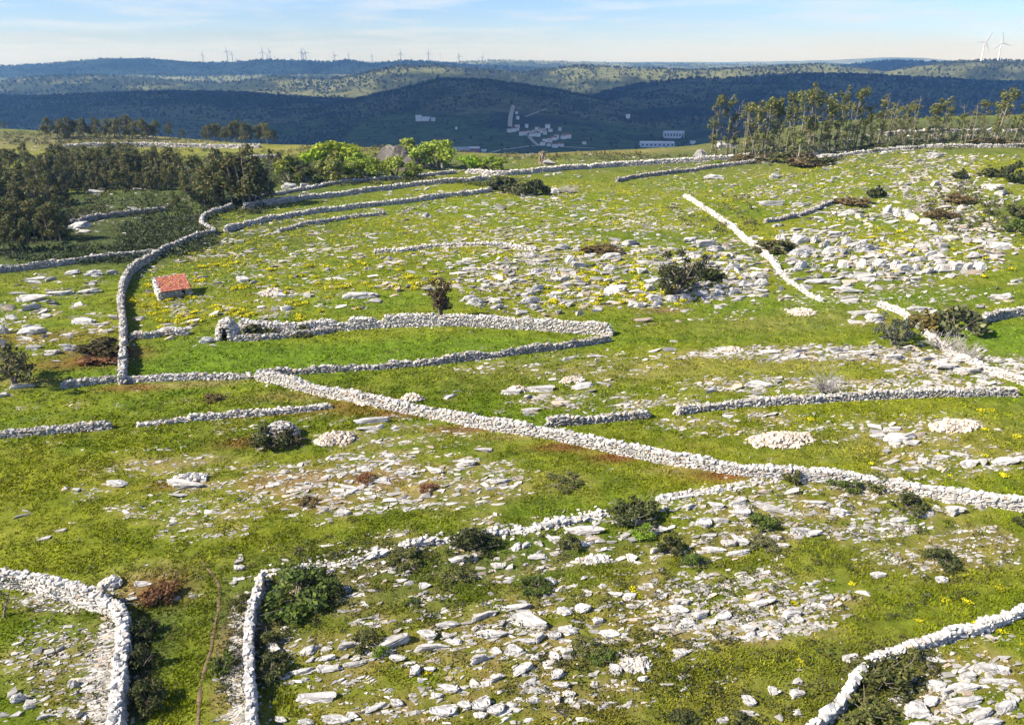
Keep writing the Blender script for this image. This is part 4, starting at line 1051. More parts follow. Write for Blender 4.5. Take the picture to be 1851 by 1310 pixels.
# the ragged eucalyptus stand on the right
EU = [(1283,288,70,0),(1291,287,108,1),(1312,283,104,0),(1326,281,72,0),(1345,284,94,1),(1362,281,86,0),(1372,291,98,1),(1383,288,106,0),(1394,286,96,0),(1406,286,105,1),(1420,289,98,0),(1432,286,112,0),(1443,289,116,1),(1456,286,120,1),(1468,285,124,1),(1480,284,110,1),(1490,281,90,0),(1500,276,96,0),(1512,279,112,1),(1532,277,112,0),(1545,273,88,2),(1556,273,82,0),(1572,269,60,0),(1585,264,88,2),(1594,266,62,0),(1601,267,86,2),(1606,263,64,0),(1622,259,52,0),(1635,263,70,0),(1650,266,78,1),(1700,256,76,0),(1708,252,58,0),(1736,259,44,0),(1743,263,62,2),(1765,259,46,0),(1775,256,40,0),(1792,259,80,0),(1800,263,98,0),(1815,261,70,2),(1830,259,54,0),(1846,263,74,0)]
rs = np.random.default_rng(5)
EU += [(float(x), 287 - (x - 1300) * .055 + rs.uniform(-9, 3), rs.uniform(45, 100), 0 if rs.random() < .8 else 2) for x in np.linspace(1300, 1600, 20) + rs.uniform(-6, 6, 20)]
EU += [(float(x), rs.uniform(250, 263), rs.uniform(36, 84), 0 if rs.random() < .8 else 2) for x in np.linspace(1610, 1850, 22) + rs.uniform(-5, 5, 22)]
EU.sort()
for i, (px_, py_, hp_, k) in enumerate(EU):
    q, h = plant_px(px_, py_, hp_)
    tm, cm = (DEAD[i % 2] if k == 2 else EUC[(i * 3 + k) % 7])
    t = tree_obj('eucalyptus_tree', tm, cm, q, h, rs.uniform(1.0, 1.5) if h < 14 else rs.uniform(.85, 1.1), rs.uniform(0, 6.28))
    kind = 'bare dead eucalyptus' if k == 2 else ('tall eucalyptus with a tufted top' if k == 1 else 'shaggy eucalyptus')
    n_ = 'leftmost' if i == 0 else 'rightmost' if i == len(EU) - 1 else ordw(i + 1) + ' from left'
    tag(t, '%s, %s in the right skyline stand' % (kind, n_), 'tree', 'eucalyptus trees on the right skyline', 'thing')

# the dark wood and skyline trees on the left
WT = []
def row(x0, x1, st, yb, h, lab):
    x = x0
    while x < x1:
        WT.append((x + rs.uniform(-3, 3), yb(x) + rs.uniform(-3, 3), h * rs.uniform(.6, 1.08), lab)); x += st * rs.uniform(.75, 1.25)
row(80, 335, 11, lambda x: 336, 62, 'front edge of the dark wood')
row(60, 335, 14, lambda x: 322, 56, 'inside the dark wood')
row(-10, 300, 17, lambda x: 308, 50, 'back of the dark wood')
row(-12, 122, 13, lambda x: 352, 74, 'upper left corner of the dark wood')
row(-12, 78, 13, lambda x: 395, 78, 'left edge of the dark wood')
row(-12, 122, 13, lambda x: 436, 78, 'lowest row of the dark wood')
row(-12, 60, 14, lambda x: 455, 66, 'lowest fringe of the dark wood')
row(120, 345, 15, lambda x: 343, 40, 'low fringe in front of the dark wood')
row(-10, 130, 16, lambda x: 372, 56, 'middle of the left edge of the wood')
row(84, 292, 8.5, lambda x: 250, 36, 'skyline row above the dark wood')
WT += [(x, 254, h, 'skyline clump right of the dark wood') for x, h in ((370, 24), (378, 28), (388, 30), (397, 32), (406, 26), (414, 28), (424, 38), (433, 40), (443, 38), (452, 34), (465, 33), (474, 36), (483, 38), (496, 26))]
WT += [(x, y, h, 'lone dark clump beside the hooked wall') for x, y, h in ((372, 372, 66), (384, 374, 76), (396, 372, 80), (408, 374, 92), (421, 375, 96), (442, 373, 100), (454, 375, 96), (464, 372, 106), (472, 371, 88), (400, 365, 95))]
WT += [(x, y, h, 'scattered trees between wood and lone clump') for x, y, h in ((338, 352, 40), (350, 345, 62), (362, 340, 60), (346, 378, 44), (318, 376, 30), (7, 226, 14), (308, 250, 28), (331, 250, 16), (490, 300, 30), (505, 308, 34))]
cnt = {}
for i, (px_, py_, hp_, lab) in enumerate(WT):
    q, h = plant_px(px_, py_, hp_)
    tm, cm = WOODT[i % 7]
    t = tree_obj('evergreen_tree', tm, cm, q, h, rs.uniform(.9, 1.5), rs.uniform(0, 6.28))
    tag(t, 'dark green tree, ' + lab, 'tree', 'dark trees: ' + lab, 'thing')
    cnt.setdefault(lab, []).append((px_, t))
for lab, L in cnt.items():
    L.sort(key=lambda q: q[0])
    for i, (x, t) in enumerate(L):
        t['label'] = 'dark green tree, %s from left, %s' % (ordw(i + 1), lab)

# lime green broad trees round the crag
BT = [(605,312,52,1.25,(.34,.4,.03),'tallest lime green tree left of the grey crag'),(571,315,40,1.1,(.3,.42,.02),'vivid green bushy tree left of the tallest lime tree'),(606,330,42,1.2,(.26,.27,.06),'olive toned round tree in front of the tallest lime tree'),(648,318,34,1.2,(.24,.31,.03),'lime tree just left of the grey crag'),(664,325,36,1.25,(.24,.3,.03),'round lime tree in front, below the left of the crag'),(716,323,36,1.3,(.24,.28,.04),'round green tree in front of the grey crag'),(748,316,22,1.2,(.23,.28,.04),'small green tree at the right foot of the crag'),(742,302,42,1.3,(.26,.3,.05),'spreading lime tree rising behind the crag'),(790,304,46,1.25,(.3,.36,.05),'big lime tree right of the crag'),(853,310,27,1.2,(.24,.36,.02),'small vivid green tree right of the big lime trees'),(893,310,25,1.6,(.25,.32,.03),'low lime bush tree near the crest wall'),(524,332,42,1.1,(.27,.29,.05),'yellow green tree above the white boulders at left'),(548,330,36,1.0,(.09,.1,.035),'dark green tree between the yellow and lime trees'),(420,312,20,1.3,(.34,.36,.03),'small yellow green tree behind the lone dark trees')]
for i, (px_, py_, hp_, wd, c, lab) in enumerate(BT):
    q, h = plant_px(px_, py_, hp_ * 1.28)
    tm, cm = BROAD[i % 4]; c = np.array(c) * 1.02
    t = tree_obj('broadleaf_tree', tm, tinted(cm, c), q, h, wd, rs.uniform(0, 6.28))
    tag(t, lab, 'tree', 'lime green trees round the crag', 'thing')

# ------------------------------------------------------------------ single shrubs
def make_shrub(seed, n=800, size=.07, twig=True, leaf=True):
    rs = np.random.default_rng(seed); cr = Soup(); tk = Soup()
    C, Rr = [], []
    for i in range(20):
        a = rs.uniform(0, 6.28); rr = math.sqrt(rs.uniform()) * .47
        C.append((rr * math.cos(a), rr * math.sin(a), .12 + (.62 - rr) * rs.uniform(.15, 1.15))); Rr.append(rs.uniform(.06, .21))
    if leaf: leafcloud(cr, C, Rr, n, size, [(1, 1, 1), (.75, .8, .7), (1.25, 1.2, 1.05), (.55, .6, .5)], rs, .85, .45)
    for i in range(10 if leaf else 46):
        a = rs.uniform(0, 6.28); e = rs.uniform(.5, 1.5)
        q = limb(rs, (rs.normal(0, .04), rs.normal(0, .04), 0), (math.cos(a) * e, math.sin(a) * e, 1.0), rs.uniform(.5, .95), 5, .22)
        tube(tk, q, np.linspace(.016, .004, 5), (BARKC if leaf else np.array([.34, .31, .28])), 4)
        if not leaf:
            for _ in range(5):
                k = rs.integers(1, 5); b = limb(rs, q[k], rs.normal(0, .6, 3) + np.array([0, 0, .5]), rs.uniform(.1, .3), 4, .25)
                tube(tk, b, np.linspace(.007, .003, 4), np.array([.36, .33, .3]), 3)
    return (cr.mesh('foliage') if leaf else None), tk.mesh('stem', True)
SHR = [make_shrub(1200 + i) for i in range(6)]
SHRF = [make_shrub(1220 + i, 1300, .045) for i in range(4)]
BARE = [make_shrub(1240 + i, leaf=False) for i in range(2)]
DK = (.075, .085, .028); OL = (.17, .17, .08); BRN = (.17, .12, .05); RST = (.22, .105, .05); GLD = (.23, .18, .05); BRT = (.18, .27, .025); GRN = (.105, .145, .028); GRY = None; MID = (.13, .135, .04)
SHL = [
    (540,1085,125,62,GRN,'big green bush right of the narrow foreground wall'),(535,1112,46,38,BRT,'vivid green rounded shrub in front of the big bush'),(590,1080,60,40,DK,'dark shrub at the right end of the big bush'),
    (852,992,78,46,DK,'dark gorse clump in the middle of the ruined low wall'),(730,1008,62,22,MID,'low gorse along the left of the ruined wall'),(1150,936,88,52,DK,'round dark bush at the right end of the ruined wall'),
    (1210,996,40,50,DK,'dark upright shrub below the round dark bush'),(1165,968,40,28,BRT,'bright green low shrub below the round dark bush'),(1030,990,34,42,MID,'bushy shrub between ruined wall slabs, left of the bright one'),
    (1380,950,48,36,GRN,'grey green shrub among the rocks under the diagonal wall'),(1375,985,50,20,OL,'pale olive shrub below the grey green one'),(1640,918,56,38,DK,'dark shrub below the right part of the diagonal wall'),(1703,1018,52,36,DK,'dark low bush in the right rock strip'),
    (1430,868,34,42,MID,'upright shrub growing at the diagonal wall'),(1507,868,46,26,GRN,'green shrub at the broken part of the diagonal wall'),(1585,880,58,34,MID,'brownish bush leaning on the diagonal wall'),(1540,882,40,24,GRN,'small green bush between the wall bushes'),
    (292,1080,62,42,RST,'rust brown bush by the corner of the lower left wall'),(262,1150,44,52,DK,'dark bush in the shade of the lower left wall'),(258,1205,46,60,DK,'second dark bush down the shaded lower left wall'),(272,1275,60,70,DK,'large dark bush at the bottom beside the lower left wall'),
    (405,1205,52,40,GRN,'green shrub beside the foot of the narrow wall'),(440,1095,40,36,MID,'bush left of the narrow wall, near its top end'),(485,1165,44,32,MID,'shrub against the shaded side of the narrow wall'),(492,1215,60,42,DK,'dark shrub lower down beside the narrow wall'),
    (188,640,84,40,(.1,.08,.03),'dark brown gorse left of the shaded wall'),(190,652,80,26,RST,'rust bracken patch in front of the brown gorse'),(664,868,36,20,RST,'reddish heather tuft among the flat stones'),(774,884,30,16,RST,'small reddish tuft right of the heather'),(555,910,36,18,BRN,'brown tuft left of the flat stones'),
    (385,722,32,18,BRN,'brown tuft on the grass below the meadow wall'),(470,602,70,28,DK,'dark bushes growing inside the small pen'),(540,604,50,22,MID,'green bush at the right end of the pen'),
    (1283,506,42,40,DK,'smaller dark evergreen right of the large one'),(1720,602,84,66,OL,'big olive bush on the wall at right'),(1672,598,64,52,GLD,'golden brown bush left of the big olive bush'),
    (915,345,58,36,DK,'dark bush at the end of the terrace walls'),(968,352,42,40,DK,'upright dark bush right of the terrace walls'),(1583,355,34,26,DK,'dark round bush on the upper right slope'),(1540,368,60,16,BRN,'brown hedge strip beside the short shaded wall'),
    (1832,328,46,42,DK,'dark bush at the right edge on the upper slope'),(1790,318,50,24,MID,'olive shrub left of the edge bush'),(1735,365,56,24,BRN,'brown shrubs among the upper right rocks'),(1700,396,50,26,BRN,'grey brown bush in the upper right boulders'),(1735,322,30,22,DK,'small dark bush below the right wall end'),(1840,392,40,36,MID,'bush at the right edge above the boulder field'),(1835,420,40,30,GRN,'green bush at right edge beside yellow shrubs'),
    (1085,454,66,18,BRN,'brown low bush in the upper middle of the boulders'),(1240,1306,50,20,DK,'small dark bush cut by the bottom edge'),(1600,1230,96,60,MID,'large gorse patch inside the crooked wall bend'),(1565,1300,90,50,MID,'gorse at the bottom inside the crooked wall'),(1650,1190,60,26,MID,'gorse strip under the crooked wall'),
    (830,1045,54,26,MID,'low gorse below the ruined wall, left one'),(965,1062,56,26,GRN,'low green shrub below the ruined wall, middle'),(660,1165,50,36,MID,'gorse shrub among the left foreground blocks'),(690,1185,34,26,BRT,'vivid green shrub among the left foreground blocks'),(1060,1172,50,26,MID,'shrub among the central foreground blocks'),(1090,1190,44,24,GRN,'green shrub right of the central foreground blocks'),(745,1090,26,16,GRN,'tiny dark green tuft left of the foreground slabs'),(1255,1020,44,24,GRN,'green shrub in the rubble right of centre'),
    (1340,1310,44,26,DK,'bush at the bottom edge right of centre'),(490,805,74,56,DK,'dark ivy clump on the round ruin'),(516,802,56,42,(.08,.07,.03),'brown brush over the right side of the round ruin'),(1850,945,30,24,DK,'dark bush at the right edge under the diagonal wall'),(1400,455,70,26,(.12,.11,.04),'golden shrub strip left of the narrow white wall'),(945,350,50,24,OL,'grey green bush between the two dark terrace bushes'),(1020,870,60,14,MID,'low dark gorse on the open meadow'),
    (1300,300,26,14,BRT,'green shrub at the crest wall'),(1450,300,60,26,(.16,.12,.06),'dry brown brush at the foot of the eucalyptus stand'),(1480,297,50,24,DK,'dark shrub at the foot of the eucalyptus stand'),(1420,292,60,20,MID,'undergrowth below the middle eucalyptus trees'),(1350,292,70,18,(.15,.12,.05),'dry undergrowth below the left eucalyptus trees'),(1580,272,60,18,MID,'undergrowth below the right eucalyptus trees'),(1800,262,80,18,(.14,.12,.05),'dry undergrowth at the far right eucalyptus trees'),
]
for i, (px_, py_, wp_, hp_, c, lab) in enumerate(SHL):
    q, h = plant_px(px_, py_, hp_); wm = wp_ / hp_ * h
    fm, sm = (SHRF if proj(q)[2] > 22 else SHR)[i % (4 if proj(q)[2] > 22 else 6)]
    h = max(h * .85, .25)
    r = empty('shrub', (q[0], q[1], q[2] - .04), rs.uniform(0, 6.28)); r.scale = (wm * 1.12, wm * 1.0, h * 1.25)
    obj('foliage', tinted(fm, c), M_LEAF, r); obj('stem', sm, M_BARK, r)
    tag(r, lab, 'shrub', 'shrubs in the pastures', 'thing')

def stem_tree(name, label, px_, py_, hp_, wd, crown, leafn, leafs, nstem, lean, seed, bark=BARKC, spread=.5, crz=.68):
    rs = np.random.default_rng(seed); q, h = plant_px(px_, py_, hp_)
    tk = Soup(); cr = Soup(); C = []; Rr = []
    for s_ in range(nstem):
        a = rs.uniform(0, 6.28)
        p = limb(rs, (rs.normal(0, .03), rs.normal(0, .03), -.03), (spread * math.cos(a) + lean, spread * math.sin(a), 1), rs.uniform(.6, .8), 6, .1)
        tube(tk, p, np.linspace(.03, .01, 6), bark)
        for i in range(2, 6):
            for _ in range(2):
                b = limb(rs, p[i], rs.normal(0, .6, 3) + np.array([lean, 0, .5]), rs.uniform(.15, .3), 4, .2)
                tube(tk, b, np.linspace(.01, .004, 4), bark, 4); C.append(b[-1]); Rr.append(rs.uniform(.08, .15))
    C = np.array(C); C[:, 2] = np.maximum(C[:, 2], .2); C *= np.array([wd, wd, 1.0])
    leafcloud(cr, C, Rr, leafn, leafs, np.array(crown) * np.array([[1], [.8], [1.2], [.6]]), rs, .8, .25)
    r = empty(name, q); r.scale = (h, h, h)
    obj('trunk', tk.mesh('trunk', True), M_BARK, r); obj('crown', cr.mesh('crown'), M_LEAF, r)
    tag(r, label, 'tree', None, 'thing')
stem_tree('small_tree', 'small leaning tree with thin crown at the left edge', 26, 691, 96, 1.25, (.11, .1, .045), 1000, .04, 4, .1, 1)
stem_tree('small_tree', 'slim leafless looking tree cut by left edge near lower wall', 8, 1117, 85, 1.0, (.07, .075, .03), 420, .02, 1, -.2, 2)
stem_tree('juniper_tree', 'rusty brown upright tree growing from the tall retaining wall', 800, 578, 80, .75, (.12, .085, .04), 2000, .03, 5, -.05, 3, spread=.3)
stem_tree('evergreen_oak', 'large dark evergreen standing in the central boulder field', 1221, 532, 80, 1.25, (.06, .065, .028), 3400, .03, 6, 0, 4, spread=.7)
stem_tree('olive_tree', 'grey green olive tree left of the wall at right', 1612, 622, 66, 1.3, (.13, .14, .085), 2200, .032, 4, 0, 5, spread=.6)
for px_, py_, wp_, hp_, lab in ((1490, 709, 54, 54, 'bare grey shrub behind the long level wall'), (1705, 632, 66, 40, 'bare twiggy shrub on the slope below the olive bush'), (1748, 648, 44, 36, 'thin bare shrub right of the white wall'), (1030, 348, 40, 16, 'bare grey brush right of the upright dark bush')):
    q, h = plant_px(px_, py_, hp_); wm = wp_ / hp_ * h
    r = empty('bare_shrub', q, rs.uniform(0, 6)); r.scale = (wm * .9, wm * .9, h * 1.1)
    obj('stem', BARE[int(px_) % 2][1], M_BARK, r); tag(r, lab, 'shrub', 'leafless shrubs', 'thing')

# ------------------------------------------------------------------ yellow spurge cushions
def cushion(seed, n):
    rs = np.random.default_rng(seed); s = Soup()
    C = [(rs.normal(0, .16), rs.normal(0, .16), rs.uniform(.12, .28)) for _ in range(5)]
    leafcloud(s, C, rs.uniform(.22, .34, 5), n, .085, [(.13, .17, .02), (.2, .22, .025), (.28, .28, .025)], rs, .8, .6, .7, ((.62, .56, .012), -.3, .85))
    return s
CUS = [cushion(1300 + i, 150) for i in range(5)]
CUS_ME = []
for s in CUS:
    me = s.mesh('spurge_cushion'); me.materials.append(M_LEAF); CUS_ME.append(me)
CUSL = []
for i in range(8):
    s = cushion(1350 + i, 20); CUSL.append((np.concatenate(s.V) * np.array([1, 1, 1]), np.concatenate(s.F), np.concatenate(s.T)))
YA = [(750, 400, 420, 60, 560), (640, 440, 330, 50, 460), (520, 490, 240, 50, 300), (900, 470, 260, 60, 320), (330, 540, 90, 40, 90), (380, 470, 110, 30, 110), (1090, 500, 260, 60, 240), (1150, 370, 220, 45, 300), (1330, 330, 160, 40, 170), (1350, 470, 90, 70, 80),
      (1620, 300, 260, 30, 330), (1600, 350, 260, 60, 380), (1700, 430, 160, 80, 240), (1000, 370, 260, 40, 240), (1520, 420, 160, 60, 90), (1500, 760, 330, 50, 26), (1700, 820, 150, 40, 30), (1400, 940, 300, 60, 14), (1300, 1080, 250, 80, 14), (1000, 1100, 500, 150, 10), (1750, 1130, 120, 90, 14), (560, 400, 200, 30, 160), (1200, 300, 300, 16, 60), (450, 560, 220, 30, 60)]
cx_, cy_, cs_ = [], [], []
for ax, ay, rx, ry, n in YA:
    n = int(n * 1.7) if ay < 700 else n
    m = n if ay > 700 else max(n // 5, 1)
    a = rng.uniform(0, 6.283, m); r = np.sqrt(rng.uniform(0, 1, m))
    kx = np.repeat(ax + rx * r * np.cos(a), -(-n // m))[:n]; ky = np.repeat(ay + ry * r * np.sin(a), -(-n // m))[:n]
    k = 0.012 * (ky - 90)
    kx = kx + rng.normal(0, 4.6, len(kx)) * k * .8; ky = ky + rng.normal(0, 1.2, len(kx)) * k * .8
    cx_.append(kx); cy_.append(ky); cs_.append((.58 + .85 * rng.random(len(kx)) ** 2) * np.where(ky > 700, .42, np.where(kx > 1000, .9, .8)))
cx_ = np.concatenate(cx_); cy_ = np.concatenate(cy_); cs_ = np.concatenate(cs_)
# named single cushions seen close by
for px_, py_, s_ in ((1410, 803, .75), (1815, 860, .9), (1838, 790, .8), (1716, 860, .6), (1780, 825, .6), (1790, 742, .8), (1778, 745, .7), (1465, 760, .7), (1780, 778, .8), (1250, 905, .5), (1690, 755, .6), (1440, 815, .5)):
    cx_ = np.r_[cx_, px_]; cy_ = np.r_[cy_, py_]; cs_ = np.r_[cs_, s_]
ok = (cx_ > -10) & (cx_ < PW + 10) & (cy_ > 268) & (cy_ < PH)
cx_, cy_, cs_ = cx_[ok], cy_[ok], cs_[ok]
Q = pix(cx_, cy_); sc = proj(Q)[2]
rank = np.argsort(-cs_ * sc)
items = []
for i in rank[:290]:
    o = bpy.data.objects.new('spurge_cushion', CUS_ME[int(rng.integers(5))]); COL.objects.link(o)
    s_ = cs_[i] * rng.uniform(.9, 1.15)
    o.location = Q[i] - np.array([0, 0, .03]); o.scale = (s_, s_ * rng.uniform(.8, 1.1), s_ * rng.uniform(.65, .9)); o.rotation_euler = (0, 0, rng.uniform(0, 6.28))
    o['category'] = 'shrub'; o['kind'] = 'thing'
    items.append((o, cx_[i], cy_[i], cs_[i] * sc[i]))
label_by_area(items, 6, 'yellow spurge cushion', 'smaller yellow spurge cushion', 'yellow spurge cushions')
sp = Soup()
ix = rank[290:]
Ms = rng.uniform(0, 6.28, len(ix))
for k in range(len(CUSL)):
    sel = ix[np.arange(len(ix)) % len(CUSL) == k]; an = Ms[np.arange(len(ix)) % len(CUSL) == k]
    bv, bf, bt = CUSL[k]
    c, s = np.cos(an)[:, None], np.sin(an)[:, None]
    v = np.stack([bv[None, :, 0] * c - bv[None, :, 1] * s, bv[None, :, 0] * s + bv[None, :, 1] * c, np.broadcast_to(bv[None, :, 2] * .8, (len(sel), len(bv)))], -1) * cs_[sel][:, None, None] + Q[sel][:, None, :]
    f = (bf[None] + (np.arange(len(sel)) * len(bv))[:, None, None]).reshape(-1, 4)
    sp.add(v.reshape(-1, 3), f, np.tile(bt, (len(sel), 1)) * np.repeat(rng.uniform(.75, 1.1, (len(sel), 1)), len(bv), axis=0))
tag(obj('spurge_shrubbery', sp.mesh('spurge_shrubbery'), M_LEAF), 'many small yellow spurge cushions dotting the upper pastures', 'shrubs', kind='stuff')

# ------------------------------------------------------------------ low heath scrub on the far plateau (uncountable)
sp = Soup()
HA = [(130, 246, 150, 10, 160, (.1, .11, .05)), (230, 272, 160, 6, 120, (.1, .11, .045)), (1720, 238, 150, 8, 160, (.09, .11, .04)),(190, 332, 150, 10, 110, (.075, .085, .028), 2.0), (60, 395, 80, 45, 100, (.075, .085, .028), 1.8), (60, 340, 80, 20, 45, (.075, .085, .028), 2.0), (420, 368, 60, 6, 40, (.055, .065, .022), 1.8),(200, 338, 140, 7, 260, (.045, .05, .02)), (200, 318, 140, 10, 220, (.045, .05, .02)), (60, 400, 75, 40, 260, (.045, .052, .022)), (200, 258, 220, 8, 200, (.12, .125, .06)), (1560, 262, 280, 10, 240, (.1, .105, .045)), (1400, 284, 110, 6, 120, (.16, .12, .06)),(300, 430, 90, 36, 420, (.075, .095, .035)), (150, 462, 150, 16, 200, (.06, .08, .03)), (190, 370, 150, 26, 280, (.08, .085, .03)), (330, 395, 70, 22, 160, (.07, .09, .03)), (430, 300, 130, 22, 280, (.09, .095, .04)), (600, 285, 220, 14, 260, (.12, .11, .045)), (700, 268, 160, 6, 160, (.14, .13, .05)), (560, 325, 110, 14, 160, (.085, .095, .035)), (700, 328, 150, 7, 140, (.12, .12, .04)), (1060, 284, 180, 8, 170, (.14, .13, .05)), (1700, 250, 180, 12, 240, (.1, .12, .04)), (1400, 290, 120, 8, 140, (.12, .11, .05)), (130, 248, 150, 14, 200, (.13, .14, .06)), (1760, 380, 90, 50, 110, (.09, .085, .035)), (1300, 390, 90, 40, 40, (.13, .12, .06)), (900, 330, 60, 8, 60, (.1, .11, .04)), (430, 380, 60, 8, 60, (.06, .07, .025))]
for ax, ay, rx, ry, n, c, *big in HA:
    a = rng.uniform(0, 6.283, n); r = np.sqrt(rng.uniform(0, 1, n)); q = pix(ax + rx * r * np.cos(a), ay + ry * r * np.sin(a))
    sz = rng.uniform(.5, 1.5, n) * (big[0] if big else 1)
    leafcloud(sp, q + np.array([0, 0, .25]), np.stack([sz * .8, sz * .8, sz * .55], -1), n * (34 if big else 18), .3 if big else .21, np.array(c) * np.array([[1], [.7], [1.3], [.5]]), rng, 1, .5)
# gorse and herb tufts through the near pasture
HB = [(950, 1090, 480, 130, 420), (1500, 1000, 330, 130, 360), (1250, 1230, 350, 90, 300), (700, 1000, 200, 40, 130), (255, 1200, 22, 110, 120), (425, 1180, 30, 110, 90), (490, 1170, 40, 100, 70), (1620, 1220, 90, 70, 120), (350, 1000, 330, 120, 110), (150, 1180, 120, 100, 50), (1550, 870, 140, 14, 40)]
for ax, ay, rx, ry, n in HB:
    a = rng.uniform(0, 6.283, n); r = np.sqrt(rng.uniform(0, 1, n)); q = pix(ax + rx * r * np.cos(a), ay + ry * r * np.sin(a))
    sz = rng.uniform(.12, .42, n)
    leafcloud(sp, q + np.array([0, 0, .06]), np.stack([sz, sz, sz * .6], -1), n * 20, .06, np.array([(.05, .062, .022), (.07, .09, .025), (.1, .1, .035), (.12, .09, .04), (.04, .05, .02)]), rng, 1, .4)
tag(obj('heath_shrubbery', sp.mesh('heath_shrubbery'), M_LEAF), 'low dark heath scrub and herbs covering rough ground', 'scrub', kind='stuff')

# ------------------------------------------------------------------ grass (uncountable)
def grass(n, y0, y1, hh, wd, blades):
    a = rng.uniform(R(-42), R(42), n); r = np.sqrt(rng.uniform(y0 ** 2, y1 ** 2, n))
    r = y0 * (y1 / y0) ** rng.uniform(0, 1, n) if y1 / y0 > 1.6 else r
    x = r * np.sin(a); y = r * np.cos(a)
    clump = fbm(x / 1.1, y / .9, 71, 2); keep = rng.random(n) < (sstep(.25, .6, clump) + .4) * (1 - .85 * np.clip(dirt_at(x, y) * 1.6, 0, 1))
    x, y, clump = x[keep], y[keep], clump[keep]; n = len(x)
    z = hgt(x, y) - .02
    c = gcol(x, y) * rng.uniform(.85, 1.7, (n, 1)) * np.array([1.25, 1.25, .7])
    st = rng.random(n) < .05; c[st] = np.array([.3, .25, .11]) * rng.uniform(.6, 1.1, (st.sum(), 1))
    dk = rng.random(n) < .1; c[dk] *= .55
    B = np.repeat(np.stack([x, y, z], -1), blades, axis=0); m = len(B)
    B[:, :2] += rng.normal(0, wd * 1.3, (m, 2))
    an = rng.uniform(0, 6.283, m); h = hh * rng.uniform(.45, 1.35, m) * np.repeat(.6 + .8 * clump, blades)
    w_ = wd * rng.uniform(.5, 1.2, m); ln = rng.normal(0, .55, (m, 2)) * h[:, None]
    d = np.stack([np.cos(an) * w_, np.sin(an) * w_, np.zeros(m)], -1)
    tip = B + np.concatenate([ln, h[:, None]], 1)
    V = np.stack([B - d, B + d, tip], 1).reshape(-1, 3)
    return V, np.repeat(np.repeat(c, blades, axis=0), 3, axis=0)
Va, Ca = grass(150000, 22, 62, .12, .05, 3)
Vb, Cb = grass(115000, 52, 190, .13, .12, 2)
V = np.concatenate([Va, Vb]); C = np.concatenate([Ca, Cb])
tag(obj('grass', mesh('grass', V, np.arange(len(V)).reshape(-1, 3), C), M_GRASS), 'short tufted pasture grass between the rocks', 'grass', kind='stuff')

# ------------------------------------------------------------------ trodden path
pp = np.array([(360, 1005), (372, 1025), (392, 1045), (398, 1062), (396, 1085), (394, 1110), (386, 1140), (384, 1165), (376, 1190), (368, 1215), (360, 1250), (359, 1290), (357, 1330)], float)
s, c, Lg = resample(pix(pp[:, 0], pp[:, 1])[:, :2], .15)
n = len(s); tx = np.gradient(c[:, 0]); ty = np.gradient(c[:, 1]); l = np.hypot(tx, ty); nx, ny = -ty / l, tx / l
V = []
for k in (-1, -.4, .4, 1):
    o_ = k * (.04 + .08 * fbm(s / .5, s * 0 + k, 81, 2)) * np.minimum(1, .25 + s / 3)
    x = c[:, 0] + nx * o_; y = c[:, 1] + ny * o_; V.append(np.stack([x, y, hgt(x, y) + (.035 if abs(k) < 1 else .01)], -1))
V = np.stack(V, 1).reshape(-1, 3); a = np.arange(n - 1) * 4
Fq = np.concatenate([np.stack([a + k, a + k + 4, a + k + 5, a + k + 1], -1) for k in range(3)])
tag(obj('path', mesh('path', V, Fq, np.array([.17, .115, .07]) * (.6 + .6 * fbm(V[:, 0] / .3, V[:, 1] / .3, 82, 2))[:, None], True), M_DIRT), 'narrow trodden earth path between the two foreground walls', kind='structure')

# ------------------------------------------------------------------ hut with the red tiled roof
def box(sp, x0, x1, y0, y1, z0, z1, col):
    V = np.array([(x, y, z) for z in (z0, z1) for y in (y0, y1) for x in (x0, x1)], float)
    sp.add(V, np.array([(0, 2, 3, 1), (4, 5, 7, 6), (0, 1, 5, 4), (2, 6, 7, 3), (0, 4, 6, 2), (1, 3, 7, 5)]), np.asarray(col, float))

def stone_face(P, S, E, rs, x0, y0, x1, y1, ztop, size, hole=None, base=0.0):
    L = math.hypot(x1 - x0, y1 - y0); yaw = math.atan2(y1 - y0, x1 - x0); z = base + size * .3
    rh = size * .62
    while True:
        q = rs.uniform(-.3, 0) * size; any_ = False
        while q < L:
            ln = size * rs.uniform(.7, 1.5); u = q + ln / 2; t = np.clip(u / L, 0, 1)
            if z < ztop(t) and not (hole and hole[0] < u < hole[1] and z < hole[2]):
                any_ = True
                P.append((x0 + (x1 - x0) * t, y0 + (y1 - y0) * t, z)); S.append((ln * 1.03, size * rs.uniform(.7, 1), rh * rs.uniform(1, 1.3))); E.append((rs.normal(0, .1), rs.normal(0, .1), yaw + rs.normal(0, .1)))
            q += ln * .95
        z += rh * .95
        if not any_ or z > base + 6: break

